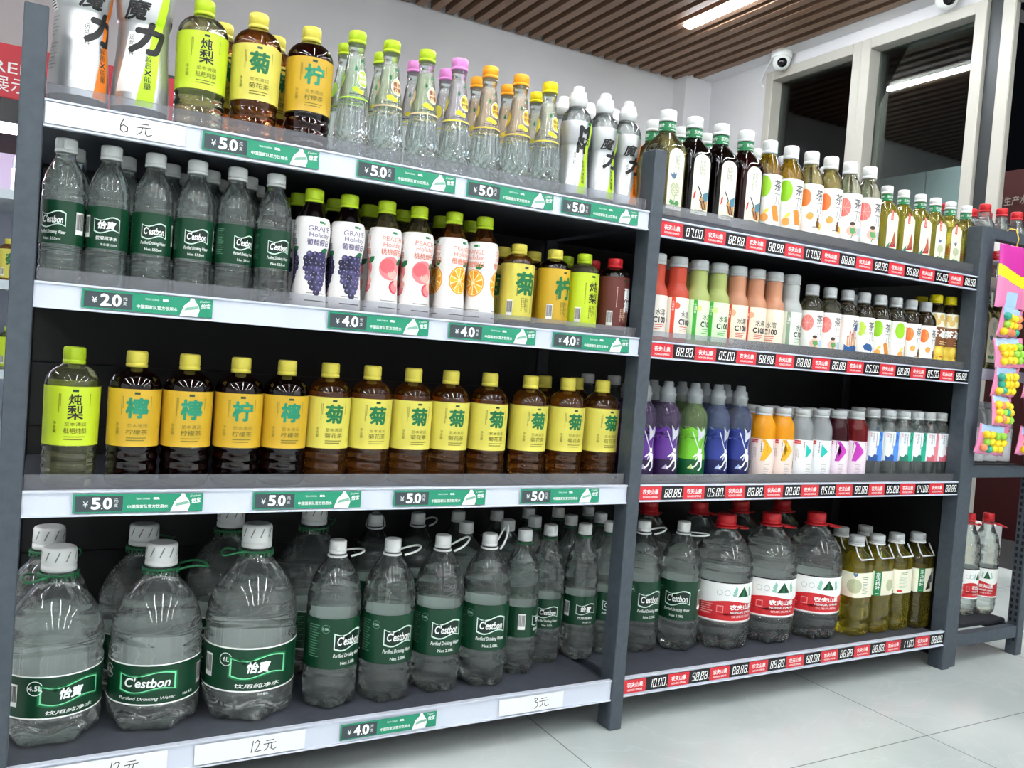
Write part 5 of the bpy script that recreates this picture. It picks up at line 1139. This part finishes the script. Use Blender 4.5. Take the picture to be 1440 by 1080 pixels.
def strip(x, ztop, dx, label, n=5):
    t = empty('candy_bag_strip', (x, -.024, ztop)); rnd = random.Random(int(x*1000))
    o = bpy.data.objects.new('header_bag', headm); C.objects.link(o); o.parent = t; o.location = (0, 0, -.085)
    L = Lab(None, off=.0); L.T('统一', 0, 0, .011, M('header_ink', '#3a2a20', .5), 1); me = L.mesh('header_lettering'); q = bpy.data.objects.new('header_lettering', me); C.objects.link(q); q.parent = o; q.location = (.045, -.0075, .012)
    z = -.17
    for i in range(n):
        b = bpy.data.objects.new('bag', bagm[i % 3]); C.objects.link(b); b.parent = t; b.location = (dx[i], -.004*(i % 2), z-.04); b.rotation_euler = (.12*(-1)**i, rnd.uniform(-.06, .06), .12*math.sin(i*2+x)); z -= .08
        for r in range(3):
            for c in range(4):
                k = bpy.data.objects.new('candy', bmm[rnd.choice((0, 0, 1, 1, 2, 3, 4))]); C.objects.link(k); k.parent = b
                k.location = (-.034+.0205*c+.006*(r % 2)+rnd.uniform(-.002, .002), -.0085, -.023+.019*r+rnd.uniform(-.002, .002))
    bm = bmesh.new(); tube(bm, [(0, 0, -.004), (0, -.004, .02), (0, .004, .045), (0, .02, .05), (0, .03, .045)], .0015); bm_obj('hook', bm, M('yellow_hook', '#d8b43a', .4), t)
    tag(t, label, 'candy bags', 'strips of pink candy bags on the end rack')
strip(2.315, 1.165, (.0, .006, .006, -.004, -.03), 'hanging strip of pink candy bags nearest the corner post of the end rack')
strip(2.475, 1.165, (.0, .0, -.01, -.01, .0), 'hanging strip of pink candy bags cut off by the photo edge')
# bottles inside the cooler
g = 'bottles in the cooler'
for i, (k, x, z, w, lb) in enumerate((('mum5', -.1, 1.0656+.15*0, 0, ''),)): pass
def cool(k, x, z, lab, cat): tag(put(k, x, 2.36, z+.0156, .3, 1.0), lab, cat, g)
for i, x in enumerate((-.32, -.2, -.08)): cool('vW', x, 1.21, 'pale bottle, %s from the end post, upper cooler shelf' % ORD[2-i], 'water bottle')
for i, x in enumerate((-.3, -.2, -.105)): cool('mum5', x, 1.0 if False else .88, 'yellow-labelled tea bottle, %s from the end post, middle cooler shelf' % ORD[2-i], 'tea bottle')
for i, x in enumerate((-.3, -.2, -.09)): cool('pear5', x, .55, 'lime-labelled bottle, %s from the end post, lower cooler shelf' % ORD[2-i], 'juice bottle')
